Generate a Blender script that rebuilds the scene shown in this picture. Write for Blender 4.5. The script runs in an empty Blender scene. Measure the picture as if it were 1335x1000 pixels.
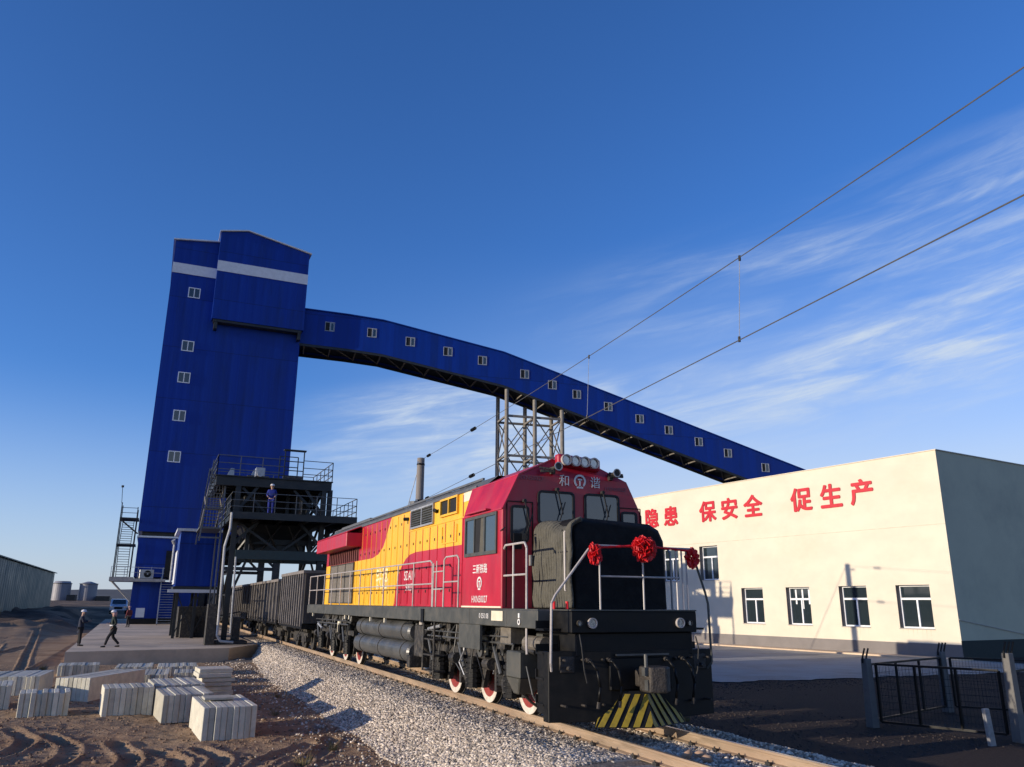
import bpy, bmesh, math, random
import numpy as np
from mathutils import Vector, Matrix
R = math.radians
random.seed(7)
rng = np.random.default_rng(7)
scene = bpy.context.scene
COL = scene.collection

# ------------------------------------------------------------------ camera
# world: x = right of the track, y = away along the track, z = up, z 0 = rail top
cam = bpy.data.cameras.new("camera"); cam_o = bpy.data.objects.new("camera", cam); COL.objects.link(cam_o)
cam.sensor_width = 36.0; cam.lens = 27.78; cam.clip_start = 0.1; cam.clip_end = 20000
F = Vector((0.39184881, 0.88010684, 0.2680792)); RR = Vector((0.91276198, -0.40843646, 0.00672572)); U = Vector((-0.11541268, -0.24205703, 0.9633734))
m = Matrix((RR, U, -F)).transposed().to_4x4(); m.translation = Vector((0, 0, 2.04))
cam_o.matrix_world = m
scene.camera = cam_o

# ------------------------------------------------------------------ sun, sky, exposure
SUN_EL = R(8.7)
to_sun = Vector((-0.9998 * math.cos(SUN_EL), -0.03 * math.cos(SUN_EL), math.sin(SUN_EL))).normalized()
sun = bpy.data.lights.new("sun", 'SUN'); sun.energy = 5.0; sun.angle = R(0.4); sun.color = (1.0, 0.865, 0.69)
sun_o = bpy.data.objects.new("sun", sun); COL.objects.link(sun_o)
sun_o.rotation_euler = (-to_sun).to_track_quat('-Z', 'Y').to_euler()
world = bpy.data.worlds.new("World"); scene.world = world; world.use_nodes = True
nt = world.node_tree; N = nt.nodes; L = nt.links; N.clear()
def nd(nt, t, **k):
    n = nt.nodes.new(t)
    for a, b in k.items():
        setattr(n, a, b)
    return n
def math_n(nt, op, a, b=None, c=None):
    n = nd(nt, 'ShaderNodeMath', operation=op)
    for i, v in enumerate((a, b, c)):
        if v is None: continue
        if isinstance(v, (int, float)): n.inputs[i].default_value = v
        else: nt.links.new(v, n.inputs[i])
    return n.outputs[0]
sky = nd(nt, 'ShaderNodeTexSky', sky_type='NISHITA')
sky.sun_disc = False; sky.sun_elevation = SUN_EL
sky.sun_rotation = math.atan2(to_sun.x, to_sun.y)
sky.altitude = 1000; sky.air_density = 1.0; sky.dust_density = 0.9; sky.ozone_density = 4.5
hsv = nd(nt, 'ShaderNodeHueSaturation'); hsv.inputs['Saturation'].default_value = 1.07; hsv.inputs['Value'].default_value = 1.92; L.new(sky.outputs[0], hsv.inputs['Color'])
tc = nd(nt, 'ShaderNodeTexCoord'); sep = nd(nt, 'ShaderNodeSeparateXYZ'); L.new(tc.outputs['Generated'], sep.inputs[0])
X, Y, Z = sep.outputs
az = math_n(nt, 'ARCTAN2', X, Y)                       # 0 along the track, positive to the right
el = math_n(nt, 'ARCSINE', Z)
elt = math_n(nt, 'ADD', el, math_n(nt, 'MULTIPLY', az, -0.165))
def ramp(nt, v, a, b, lo=0.0, hi=1.0):
    n = nd(nt, 'ShaderNodeMapRange', interpolation_type='SMOOTHSTEP')
    nt.links.new(v, n.inputs[0]); n.inputs[1].default_value = a; n.inputs[2].default_value = b; n.inputs[3].default_value = lo; n.inputs[4].default_value = hi
    return n.outputs[0]
def skynoise(sa, se, off, detail, rough, dist):
    cb = nd(nt, 'ShaderNodeCombineXYZ'); L.new(math_n(nt, 'MULTIPLY', az, sa), cb.inputs[0]); L.new(math_n(nt, 'MULTIPLY', elt, se), cb.inputs[1]); cb.inputs[2].default_value = off
    n = nd(nt, 'ShaderNodeTexNoise'); n.inputs['Scale'].default_value = 1.0; n.inputs['Detail'].default_value = detail; n.inputs['Roughness'].default_value = rough; n.inputs['Distortion'].default_value = dist
    L.new(cb.outputs[0], n.inputs['Vector']); return n.outputs['Fac']
def mul(*v):
    o = v[0]
    for k in v[1:]: o = math_n(nt, 'MULTIPLY', o, k)
    return o
nA = skynoise(5.0, 46.0, 0.3, 8, 0.62, 0.6); nB = skynoise(3.4, 22.0, 3.7, 5, 0.55, 0.8); nC = skynoise(14.0, 60.0, 8.1, 6, 0.7, 1.2)
wis = mul(ramp(nt, nA, 0.36, 0.66), ramp(nt, nB, 0.34, 0.62))
wis = math_n(nt, 'ADD', math_n(nt, 'MULTIPLY', wis, 0.75), mul(ramp(nt, nC, 0.40, 0.75), ramp(nt, nB, 0.36, 0.6), 0.35))
def band(e0, e1, e2, e3, a0, a1, k): return mul(ramp(nt, elt, e0, e1), ramp(nt, elt, e2, e3, 1, 0), ramp(nt, az, a0, a1), k)
bA = band(0.19, 0.255, 0.262, 0.36, 0.36, 0.85, 0.42)
bB = band(0.03, 0.13, 0.15, 0.25, 0.40, 0.9, 0.60)
bC = mul(band(0.06, 0.15, 0.18, 0.24, 0.08, 0.34, 0.85), ramp(nt, az, 0.34, 0.7, 1, 0))
bands = math_n(nt, 'ADD', math_n(nt, 'ADD', bA, bB), bC)
veil = mul(ramp(nt, el, 0.46, 0.04), ramp(nt, az, 0.05, 0.75), 0.60)
veil = math_n(nt, 'ADD', veil, math_n(nt, 'MULTIPLY', ramp(nt, el, 0.27, -0.02), 0.62))
soft = mul(bands, ramp(nt, nB, 0.2, 0.75), 0.45)
fac = math_n(nt, 'MINIMUM', math_n(nt, 'ADD', math_n(nt, 'ADD', math_n(nt, 'MULTIPLY', bands, wis), soft), veil), 0.92)
tint = nd(nt, 'ShaderNodeMix', data_type='RGBA', blend_type='MULTIPLY'); tint.inputs[0].default_value = 1.0; L.new(hsv.outputs[0], tint.inputs[6]); tint.inputs[7].default_value = (1.04, 0.875, 1.03, 1)
mix = nd(nt, 'ShaderNodeMix', data_type='RGBA'); L.new(fac, mix.inputs[0]); L.new(tint.outputs[2], mix.inputs[6]); mix.inputs[7].default_value = (4.8, 5.6, 6.7, 1)
bg = nd(nt, 'ShaderNodeBackground'); bg.inputs['Strength'].default_value = 0.125; L.new(mix.outputs[2], bg.inputs['Color'])
wo = nd(nt, 'ShaderNodeOutputWorld'); L.new(bg.outputs[0], wo.inputs['Surface'])
scene.view_settings.view_transform = 'Standard'; scene.view_settings.look = 'None'; scene.view_settings.exposure = 0.0; scene.view_settings.gamma = 1.0
try: scene.cycles.max_bounces = 6; scene.cycles.use_denoising = True
except Exception: pass

# ------------------------------------------------------------------ helpers
class MB:
    """collects shapes in world coordinates; build() links them as ONE mesh object"""
    def __init__(s): s.v = []; s.f = []; s.mi = []; s.st = []; s.lock = False
    def add(s, vs, fs, mi=0):
        if not s.lock: s.st.append((len(s.v), len(s.f)))
        o = len(s.v); s.v += [tuple(v) for v in vs]; s.f += [tuple(i + o for i in f) for f in fs]; s.mi += [mi] * len(fs); return s
    def box(s, x0, x1, y0, y1, z0, z1, mi=0):
        vs = [(x0,y0,z0),(x1,y0,z0),(x1,y1,z0),(x0,y1,z0),(x0,y0,z1),(x1,y0,z1),(x1,y1,z1),(x0,y1,z1)]
        return s.add(vs, [(3,2,1,0),(4,5,6,7),(0,1,5,4),(1,2,6,5),(2,3,7,6),(3,0,4,7)], mi)
    def obox(s, c, ax, ay, az, mi=0):
        """oriented box: centre and three half-axis vectors"""
        c = Vector(c); ax = Vector(ax); ay = Vector(ay); az = Vector(az)
        vs = [c + sx*ax + sy*ay + sz*az for sz in (-1,1) for sx, sy in ((-1,-1),(1,-1),(1,1),(-1,1))]
        return s.add(vs, [(3,2,1,0),(4,5,6,7),(0,1,5,4),(1,2,6,5),(2,3,7,6),(3,0,4,7)], mi)
    def bar(s, p0, p1, w=0.05, h=None, mi=0):
        h = w if h is None else h
        p0 = Vector(p0); p1 = Vector(p1); d = p1 - p0
        if d.length < 1e-6: return s
        up = Vector((0,0,1)) if abs(d.normalized().z) < 0.98 else Vector((0,1,0))
        a = d.cross(up).normalized(); b = a.cross(d).normalized()
        return s.obox((p0+p1)/2, a*w/2, b*h/2, d/2, mi)
    def tube(s, p0, p1, r, n=8, r2=None, mi=0, caps=True):
        r2 = r if r2 is None else r2
        p0 = Vector(p0); p1 = Vector(p1); d = (p1-p0)
        up = Vector((0,0,1)) if abs(d.normalized().z) < 0.98 else Vector((0,1,0))
        a = d.cross(up).normalized(); b = a.cross(d).normalized(); vs = []
        for p, rr in ((p0,r),(p1,r2)):
            for i in range(n):
                t = 2*math.pi*i/n; vs.append(p + a*math.cos(t)*rr + b*math.sin(t)*rr)
        fs = [(i,(i+1)%n,n+(i+1)%n,n+i) for i in range(n)]
        if caps: fs += [tuple(range(n-1,-1,-1)), tuple(range(n,2*n))]
        return s.add(vs, fs, mi)
    def path(s, pts, r, n=6, mi=0):
        s.lock = False; first = True
        for a, b in zip(pts[:-1], pts[1:]):
            s.tube(a, b, r, n, mi=mi); s.lock = True
        s.lock = False
        return s
    def parts(s, name, mat, parent, **k):
        """one mesh object for every shape collected"""
        st = s.st+[(len(s.v), len(s.f))]; out = []
        for (v0,f0),(v1,f1) in zip(st[:-1], st[1:]):
            q = MB(); q.v = s.v[v0:v1]; q.f = [tuple(i-v0 for i in f) for f in s.f[f0:f1]]; q.mi = s.mi[f0:f1]; out.append(q.build(name, mat, parent, **k))
        return out
    def poly(s, pts, mi=0): return s.add(pts, [tuple(range(len(pts)))], mi)
    def slab(s, pts, off, mi=0):
        """flat polygon given a thickness vector"""
        n = len(pts); off = Vector(off); vs = [Vector(p) for p in pts] + [Vector(p)+off for p in pts]
        return s.add(vs, [tuple(range(n-1,-1,-1)), tuple(range(n,2*n))] + [(i,(i+1)%n,n+(i+1)%n,n+i) for i in range(n)], mi)
    def ring(s, c, axis, r0, r1, depth, n=20, a0=0, a1=360, mi=0, up=(0,0,1)):
        """flat ring segment of given depth facing axis"""
        c = Vector(c); ax = Vector(axis).normalized(); u = Vector(up); w = u.cross(ax).normalized()
        k = n+1; vs = []
        for i in range(k):
            t = R(a0+(a1-a0)*i/n); d = u*math.cos(t)+w*math.sin(t)
            vs += [c+d*r0, c+d*r1, c+d*r0+ax*depth, c+d*r1+ax*depth]
        fs = []
        for i in range(n):
            a = 4*i; b = a+4; fs += [(a,a+1,b+1,b),(a+2,b+2,b+3,a+3),(a,b,b+2,a+2),(a+1,a+3,b+3,b+1)]
        return s.add(vs, fs, mi)
    def build(s, name, mat, parent=None, loc=(0,0,0), smooth=False, bevel=0, local=False, seg=1):
        o3 = Vector(loc)
        if parent is not None and not local:
            o3 = Vector((0,0,0)); p = parent
            while p is not None: o3 = o3 + Vector(p.location); p = p.parent
        me = bpy.data.meshes.new(name)
        me.from_pydata([tuple(Vector(v)-o3) for v in s.v], [], s.f)
        for mm in (mat if isinstance(mat, (list, tuple)) else [mat]): me.materials.append(mm)
        me.polygons.foreach_set('material_index', s.mi)
        bm = bmesh.new(); bm.from_mesh(me); bmesh.ops.recalc_face_normals(bm, faces=bm.faces); bm.to_mesh(me); bm.free()
        if smooth: me.polygons.foreach_set('use_smooth', [True]*len(me.polygons))
        o = bpy.data.objects.new(name, me); COL.objects.link(o)
        if parent is not None: o.parent = parent
        else: o.location = loc
        if bevel:
            b = o.modifiers.new('bevel', 'BEVEL'); b.width = bevel; b.segments = seg; b.limit_method = 'ANGLE'; b.angle_limit = R(40)
        return o
def tag(o, label=None, cat=None, group=None, kind=None):
    if label: o['label'] = label
    if cat: o['category'] = cat
    if group: o['group'] = group
    if kind: o['kind'] = kind
    return o
def thing(name, label, cat, loc, group=None, rz=0):
    o = bpy.data.objects.new(name, None); COL.objects.link(o); o.location = loc; o.rotation_euler = (0,0,rz); o.empty_display_size = 0.3
    return tag(o, label, cat, group)
def copy_tree(o, parent=None):
    c = o.copy(); COL.objects.link(c)
    if parent is not None: c.parent = parent; c.matrix_parent_inverse = o.matrix_parent_inverse
    for ch in [x for x in bpy.data.objects if x.parent == o]: copy_tree(ch, c)
    return c

def mat(name, col, rough=0.6, metal=0.0, var=0.12, scale=3.0, bump=0.0, bscale=30.0, dirt=0.0, dirtcol=(0.12,0.09,0.06), dscale=1.2, stripes=None, spec=0.5, coat=0.0, stretch=(1,1,1), panel=0.0, objrand=0.0):
    M = bpy.data.materials.new(name); M.use_nodes = True; t = M.node_tree; b = t.nodes['Principled BSDF']
    b.inputs['Roughness'].default_value = rough; b.inputs['Metallic'].default_value = metal; b.inputs['Specular IOR Level'].default_value = spec
    if coat: b.inputs['Coat Weight'].default_value = coat; b.inputs['Coat Roughness'].default_value = 0.15
    c = nd(t, 'ShaderNodeTexCoord'); mp = nd(t, 'ShaderNodeMapping'); mp.inputs['Scale'].default_value = stretch; t.links.new(c.outputs['Object'], mp.inputs[0])
    n = nd(t, 'ShaderNodeTexNoise'); n.inputs['Scale'].default_value = scale; n.inputs['Detail'].default_value = 6; n.inputs['Roughness'].default_value = 0.6; t.links.new(mp.outputs[0], n.inputs['Vector'])
    f = ramp(t, n.outputs['Fac'], 0.25, 0.75, 1-var, 1+var)
    mx = nd(t, 'ShaderNodeMix', data_type='RGBA', blend_type='MULTIPLY'); mx.inputs[0].default_value = 1.0; mx.inputs[6].default_value = (*col, 1)
    cc = nd(t, 'ShaderNodeCombineColor'); [t.links.new(f, cc.inputs[i]) for i in range(3)]; t.links.new(cc.outputs[0], mx.inputs[7]); out = mx.outputs[2]
    if dirt:
        n3 = nd(t, 'ShaderNodeTexNoise'); n3.inputs['Scale'].default_value = dscale; n3.inputs['Detail'].default_value = 9; n3.inputs['Roughness'].default_value = 0.7; t.links.new(mp.outputs[0], n3.inputs['Vector'])
        m2 = nd(t, 'ShaderNodeMix', data_type='RGBA'); t.links.new(ramp(t, n3.outputs['Fac'], 0.45, 0.75, 0, dirt), m2.inputs[0]); t.links.new(out, m2.inputs[6]); m2.inputs[7].default_value = (*dirtcol, 1); out = m2.outputs[2]
    if panel or objrand:
        if panel:
            sp = nd(t, 'ShaderNodeSeparateXYZ'); t.links.new(c.outputs['Object'], sp.inputs[0])
            cb = nd(t, 'ShaderNodeCombineXYZ'); t.links.new(math_n(t, 'FLOOR', math_n(t, 'DIVIDE', sp.outputs[0], 0.9)), cb.inputs[0]); t.links.new(math_n(t, 'FLOOR', math_n(t, 'DIVIDE', sp.outputs[2], 5.8)), cb.inputs[1])
            wn = nd(t, 'ShaderNodeTexWhiteNoise'); t.links.new(cb.outputs[0], wn.inputs['Vector']); v = ramp(t, wn.outputs['Value'], 0, 1, 1-panel, 1+panel)
            lap = math_n(t, 'PINGPONG', sp.outputs[2], 2.9); v = math_n(t, 'MULTIPLY', v, ramp(t, lap, 0.0, 0.07, 0.55, 1.0))
        else:
            oi = nd(t, 'ShaderNodeObjectInfo'); v = ramp(t, oi.outputs['Random'], 0, 1, 1-objrand, 1+objrand*.5)
        c3 = nd(t, 'ShaderNodeCombineColor'); [t.links.new(v, c3.inputs[i]) for i in range(3)]
        m3 = nd(t, 'ShaderNodeMix', data_type='RGBA', blend_type='MULTIPLY'); m3.inputs[0].default_value = 1; t.links.new(out, m3.inputs[6]); t.links.new(c3.outputs[0], m3.inputs[7]); out = m3.outputs[2]
    t.links.new(out, b.inputs['Base Color'])
    t.links.new(ramp(t, n.outputs['Fac'], 0.2, 0.8, max(0.05, rough-0.12), min(1, rough+0.12)), b.inputs['Roughness'])
    hgt = None
    if bump:
        n4 = nd(t, 'ShaderNodeTexNoise'); n4.inputs['Scale'].default_value = bscale; n4.inputs['Detail'].default_value = 5; t.links.new(mp.outputs[0], n4.inputs['Vector'])
        bp = nd(t, 'ShaderNodeBump'); bp.inputs['Strength'].default_value = bump; bp.inputs['Distance'].default_value = 0.03; t.links.new(n4.outputs['Fac'], bp.inputs['Height']); t.links.new(bp.outputs[0], b.inputs['Normal']); hgt = bp
    if stripes:                                      # (direction, period, depth)
        dr, per, dep = stripes
        dot = nd(t, 'ShaderNodeVectorMath', operation='DOT_PRODUCT'); t.links.new(c.outputs['Object'], dot.inputs[0]); dot.inputs[1].default_value = dr
        w = math_n(t, 'PINGPONG', dot.outputs['Value'], per/2)
        h = ramp(t, w, per*0.12, per*0.3)
        b2 = nd(t, 'ShaderNodeBump'); b2.inputs['Strength'].default_value = 1.0; b2.inputs['Distance'].default_value = dep; t.links.new(h, b2.inputs['Height'])
        if hgt: t.links.new(hgt.outputs[0], b2.inputs['Normal'])
        t.links.new(b2.outputs[0], b.inputs['Normal'])
    return M
def glass(name, col=(0.02,0.03,0.035), rough=0.06, spec=0.8):
    M = bpy.data.materials.new(name); M.use_nodes = True; b = M.node_tree.nodes['Principled BSDF']
    b.inputs['Base Color'].default_value = (*col,1); b.inputs['Roughness'].default_value = rough; b.inputs['Specular IOR Level'].default_value = spec; b.inputs['IOR'].default_value = 1.6
    t = M.node_tree; n = nd(t,'ShaderNodeTexNoise'); n.inputs['Scale'].default_value = 1.3; bp = nd(t,'ShaderNodeBump'); bp.inputs['Strength'].default_value = 0.06; t.links.new(n.outputs['Fac'], bp.inputs['Height']); t.links.new(bp.outputs[0], b.inputs['Normal'])
    return M
BLUE = (0.0004, 0.028, 0.24)
M_blue_x = mat('blue_sheet_x', BLUE, 0.42, 0, 0.10, 0.25, stripes=((1,0,0),0.9,0.004), spec=0.25, dirt=0.45, dirtcol=(0.006,0.022,0.10), dscale=0.9, stretch=(1,1,0.18), panel=0.09)
M_blue_g = mat('blue_sheet_gallery', BLUE, 0.42, 0, 0.10, 0.25, stripes=((0.991,-0.13,0),0.9,0.004), spec=0.25, dirt=0.45, dirtcol=(0.006,0.022,0.10), dscale=0.9, stretch=(1,1,0.18), panel=0.09)
M_white = mat('white_sheet', (0.62,0.64,0.66), 0.5, 0, 0.08)
M_pvc = mat('white_window_frame', (0.75,0.76,0.76), 0.35, 0, 0.05)
M_glass = glass('window_glass')
M_gl2 = glass('cab_glass', (0.03,0.045,0.055), 0.08, 0.9)
M_red = mat('crimson_paint', (0.44,0.010,0.030), 0.42, 0, 0.16, 2.5, dirt=0.42, dirtcol=(0.30,0.07,0.07), dscale=2.2, coat=0.1, stretch=(1,1,0.3))
M_yel = mat('yellow_paint', (0.80,0.43,0.022), 0.45, 0, 0.14, 2.5, dirt=0.5, dirtcol=(0.46,0.25,0.05), dscale=2.4, coat=0.05, stretch=(1,1,0.25))
M_cream = mat('cream_paint', (0.75,0.68,0.5), 0.45)
M_frame = mat('locomotive_frame_grey', (0.062,0.064,0.056), 0.55, 0, 0.2, 3, dirt=0.5, dirtcol=(0.10,0.085,0.065), dscale=3)
M_black = mat('black_enamel', (0.006,0.006,0.006), 0.5, 0, 0.3, 4, dirt=0.35, dirtcol=(0.022,0.018,0.014), dscale=4, spec=0.25)
M_under = mat('underframe_grime', (0.028,0.026,0.023), 0.6, 0, 0.45, 6, dirt=0.75, dirtcol=(0.14,0.12,0.09), dscale=7, bump=0.5, spec=0.4)
M_tank = mat('tank_grey', (0.075,0.078,0.076), 0.42, 0.1, 0.25, 2, dirt=0.5, dirtcol=(0.12,0.10,0.08), dscale=4)
M_roof = mat('grey_roof_paint', (0.10,0.105,0.11), 0.55, 0, 0.2)
M_rail_w = mat('handrail_white', (0.42,0.385,0.36), 0.4, 0, 0.15, 6)
M_alu = mat('pale_steel', (0.38,0.38,0.37), 0.4, 0.4, 0.2, 5)
M_grille = mat('grille_mesh', (0.17,0.15,0.12), 0.6, 0.2, 0.25, 12, bump=0.6, bscale=60)
M_dark = mat('dark_opening', (0.008,0.008,0.009), 0.8)
M_quilt = mat('khaki_quilt', (0.085,0.08,0.062), 0.9, 0, 0.25, 6, bump=0.7, bscale=18, dirt=0.4, dirtcol=(0.14,0.13,0.10), dscale=2)
M_quilt_b = mat('black_quilt', (0.003,0.003,0.0035), 0.75, 0, 0.3, 5, bump=0.8, bscale=7, spec=0.3)
M_ribbon = mat('red_ribbon', (0.62,0.008,0.012), 0.5, 0, 0.2, 8)
M_tyre_w = mat('white_wheel_rim', (0.62,0.56,0.48), 0.5, 0, 0.15, 8, dirt=0.35, dirtcol=(0.25,0.18,0.12), dscale=6)
M_wheel = mat('red_wheel', (0.27,0.035,0.03), 0.55, 0, 0.2, 8, dirt=0.4, dirtcol=(0.10,0.05,0.04), dscale=8)
M_lamp = mat('lamp_glass', (0.45,0.45,0.43), 0.15, 0.7, 0.2, 20)
M_text = mat('white_lettering', (0.70,0.68,0.64), 0.5, 0, 0.1)
M_hy = mat('hazard_yellow', (0.26,0.19,0.010), 0.5, 0, 0.25, 6, dirt=0.4, dirtcol=(0.1,0.08,0.03), dscale=5)
M_steel = mat('gantry_steel_dark', (0.016,0.018,0.018), 0.5, 0.1, 0.3, 3, dirt=0.4, dirtcol=(0.07,0.06,0.05))
M_steel_t = mat('trestle_steel', (0.20,0.18,0.15), 0.6, 0.1, 0.25, 2, dirt=0.4, dirtcol=(0.12,0.08,0.05))
M_grail = mat('gantry_rail_steel', (0.11,0.115,0.12), 0.5, 0.3, 0.2, 8)
M_galv = mat('galvanised_rail', (0.36,0.37,0.38), 0.45, 0.4, 0.2, 8)
M_conc = mat('concrete', (0.36,0.34,0.31), 0.85, 0, 0.15, 2.5, bump=0.25, dirt=0.4, dirtcol=(0.22,0.20,0.17), dscale=1.5)
M_slab = mat('cast_slab_concrete', (0.56,0.53,0.42), 0.85, 0, 0.12, 4, bump=0.35, bscale=40, dirt=0.45, dirtcol=(0.30,0.27,0.22), dscale=3, objrand=0.28)
M_pad = mat('pavement_concrete', (0.62,0.47,0.32), 0.9, 0, 0.2, 0.35, bump=0.3, bscale=9, dirt=0.5, dirtcol=(0.32,0.24,0.17), dscale=0.5)
M_road = mat('road_concrete', (0.30,0.29,0.27), 0.9, 0, 0.18, 0.4, bump=0.2, bscale=9, dirt=0.6, dirtcol=(0.15,0.12,0.09), dscale=0.25)
M_wall = mat('cream_render', (0.66,0.59,0.455), 0.85, 0, 0.06, 0.5, bump=0.15, bscale=25, dirt=0.35, dirtcol=(0.58,0.47,0.32), dscale=0.22, stretch=(1,1,1.6))
M_wall_end = mat('end_wall_render', (0.54,0.52,0.37), 0.85, 0, 0.08, 0.3, dirt=0.3, dirtcol=(0.16,0.17,0.15), dscale=0.2)  # end wall tone, slightly darker and greener than the facade render
M_plinth = mat('grey_plinth', (0.20,0.18,0.165), 0.9, 0, 0.12, 1.0, bump=0.2)
M_sign = mat('red_characters', (0.50,0.006,0.018), 0.5, 0, 0.08)
M_rail = mat('rusty_rail', (0.36,0.265,0.175), 0.55, 0.2, 0.3, 6, bump=0.4, dirt=0.65, dirtcol=(0.22,0.12,0.07), dscale=3, stretch=(1,0.2,1))
M_sleep = mat('sleeper_concrete', (0.34,0.32,0.29), 0.9, 0, 0.3, 5, bump=0.3, dirt=0.6, dirtcol=(0.14,0.11,0.08), dscale=4, objrand=0.3)
M_head = mat('worn_railhead', (0.42,0.36,0.30), 0.3, 0.7, 0.2, 6, stretch=(1,0.1,1))
M_stone = mat('ballast_bed_stone', (0.20,0.165,0.13), 0.9, 0, 0.5, 14, dirt=0.6, dirtcol=(0.07,0.055,0.045), dscale=18, bump=1.0, bscale=25)
M_stone2 = mat('ballast_stone', (0.46,0.41,0.345), 0.85, 0, 0.3, 9, dirt=0.4, dirtcol=(0.20,0.16,0.13), dscale=12)
def per_island(M, lo=0.35, hi=1.7, warm=True):
    t = M.node_tree; b = t.nodes['Principled BSDF']; src = b.inputs['Base Color'].links[0].from_socket
    g = nd(t, 'ShaderNodeNewGeometry'); cr = nd(t, 'ShaderNodeValToRGB'); t.links.new(g.outputs['Random Per Island'], cr.inputs[0])
    e = cr.color_ramp.elements; e[0].position = 0; e[0].color = (lo*.95,lo,lo*1.05,1); e[1].position = 1; e[1].color = (hi,hi*.97,hi*.92,1)
    k = e.new(.35); k.color = (.85,.77,.68,1); k = e.new(.6); k.color = (1.05,1.0,.95,1)
    mx = nd(t, 'ShaderNodeMix', data_type='RGBA', blend_type='MULTIPLY'); mx.inputs[0].default_value = 1; t.links.new(src, mx.inputs[6]); t.links.new(cr.outputs[0], mx.inputs[7]); t.links.new(mx.outputs[2], b.inputs['Base Color'])
M_clod = mat('soil_clod', (0.19,0.125,0.08), 0.95, 0, 0.35, 6)
M_shed = mat('shed_green_sheet', (0.035,0.075,0.07), 0.5, 0.1, 0.2, 0.4, stripes=((0,1,0),1.5,0.12))
M_tankg = mat('storage_tank_grey', (0.24,0.24,0.26), 0.6, 0.1, 0.15, 0.3, dirt=0.5, dirtcol=(0.20,0.14,0.12), dscale=0.15)
M_wagon = mat('gondola_grime', (0.055,0.05,0.045), 0.65, 0.1, 0.4, 2.5, dirt=0.7, dirtcol=(0.045,0.04,0.037), dscale=1.5, stretch=(1,1,0.3))
M_wagon_r = mat('gondola_rib', (0.19,0.17,0.15), 0.6, 0.1, 0.3, 3, dirt=0.5, dirtcol=(0.06,0.05,0.045), dscale=2)
M_car = mat('white_car_paint', (0.70,0.70,0.72), 0.25, 0, 0.04, coat=0.6)
M_rubber = mat('black_rubber', (0.02,0.02,0.02), 0.8)
M_skin = mat('skin', (0.42,0.25,0.18), 0.6)
M_coat1 = mat('navy_cloth', (0.018,0.022,0.040), 0.9, 0, 0.2, 12, bump=0.4, bscale=25)
M_coat2 = mat('dark_green_cloth', (0.014,0.024,0.020), 0.9, 0, 0.2, 12, bump=0.4, bscale=25)
M_coat3 = mat('maroon_cloth', (0.14,0.028,0.028), 0.9, 0, 0.2, 12)
M_coat4 = mat('blue_overall_cloth', (0.012,0.025,0.20), 0.9, 0, 0.2, 12)
M_trous = mat('black_cloth', (0.012,0.012,0.014), 0.9, 0, 0.2, 12, bump=0.3)
M_helm = mat('white_helmet', (0.72,0.70,0.68), 0.3, 0, 0.03)
M_helmr = mat('pink_hood', (0.45,0.26,0.24), 0.8, 0, 0.1)
M_grass = mat('dry_weed', (0.16,0.13,0.05), 0.9, 0, 0.3, 8)
M_hill = mat('far_hill', (0.10,0.095,0.085), 1.0, 0, 0.25, 0.01)

per_island(M_stone2)
M_coup = mat('coupler_iron', (0.035,0.030,0.026), 0.6, 0.2, 0.5, 9, dirt=0.6, dirtcol=(0.10,0.08,0.06), dscale=7, bump=0.5)
M_fpost = mat('shade_toned_concrete', (0.15,0.145,0.135), 0.9, 0, 0.2, 5, bump=0.3, dirt=0.5, dirtcol=(0.08,0.07,0.06), dscale=5)  # fence concrete, its colour darkened to stand in for the locomotive's shadow
M_wire = mat('dull_wire', (0.10,0.10,0.10), 0.6, 0.2, 0.1)
def ground_material():
    M = bpy.data.materials.new('dirt'); M.use_nodes = True; t = M.node_tree; b = t.nodes['Principled BSDF']; b.inputs['Roughness'].default_value = 0.95; b.inputs['Specular IOR Level'].default_value = 0.15
    c = nd(t,'ShaderNodeTexCoord')
    def noise(s, d=8, r=0.65):
        n = nd(t,'ShaderNodeTexNoise'); n.inputs['Scale'].default_value = s; n.inputs['Detail'].default_value = d; n.inputs['Roughness'].default_value = r; t.links.new(c.outputs['Object'], n.inputs['Vector']); return n.outputs['Fac']
    def mixc(f, a, bcol):
        mx = nd(t,'ShaderNodeMix', data_type='RGBA'); t.links.new(f, mx.inputs[0])
        for i, v in ((6,a),(7,bcol)):
            if isinstance(v, tuple): mx.inputs[i].default_value = (*v,1)
            else: t.links.new(v, mx.inputs[i])
        return mx.outputs[2]
    a = mixc(ramp(t, noise(0.5), 0.35, 0.65), (0.27,0.165,0.095), (0.43,0.29,0.175))
    a = mixc(ramp(t, noise(0.16,5), 0.42, 0.62), a, (0.35,0.24,0.15))
    a = mixc(ramp(t, noise(6.0,6), 0.5, 0.8, 0, 0.45), a, (0.12,0.075,0.05))
    a = mixc(ramp(t, noise(22,4), 0.6, 0.72, 0, 0.5), a, (0.44,0.32,0.22))
    sx = nd(t,'ShaderNodeSeparateXYZ'); t.links.new(c.outputs['Object'], sx.inputs[0])
    coal = math_n(t, 'ADD', sx.outputs[0], math_n(t,'MULTIPLY', noise(0.3,5), 5.0))
    a = mixc(ramp(t, coal, 11.5, 15.0), a, (0.050,0.036,0.030))
    far = ramp(t, sx.outputs[1], 78, 88, 0, 1)
    a = mixc(math_n(t,'MULTIPLY', far, ramp(t, noise(0.12,4), 0.35, 0.6, 0.15, 0.8)), a, (0.045,0.036,0.032))
    t.links.new(a, b.inputs['Base Color'])
    bp = nd(t,'ShaderNodeBump'); bp.inputs['Strength'].default_value = 1.0; bp.inputs['Distance'].default_value = 0.09; t.links.new(noise(9,8,0.7), bp.inputs['Height']); t.links.new(bp.outputs[0], b.inputs['Normal'])
    return M
M_ground = ground_material()

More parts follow.
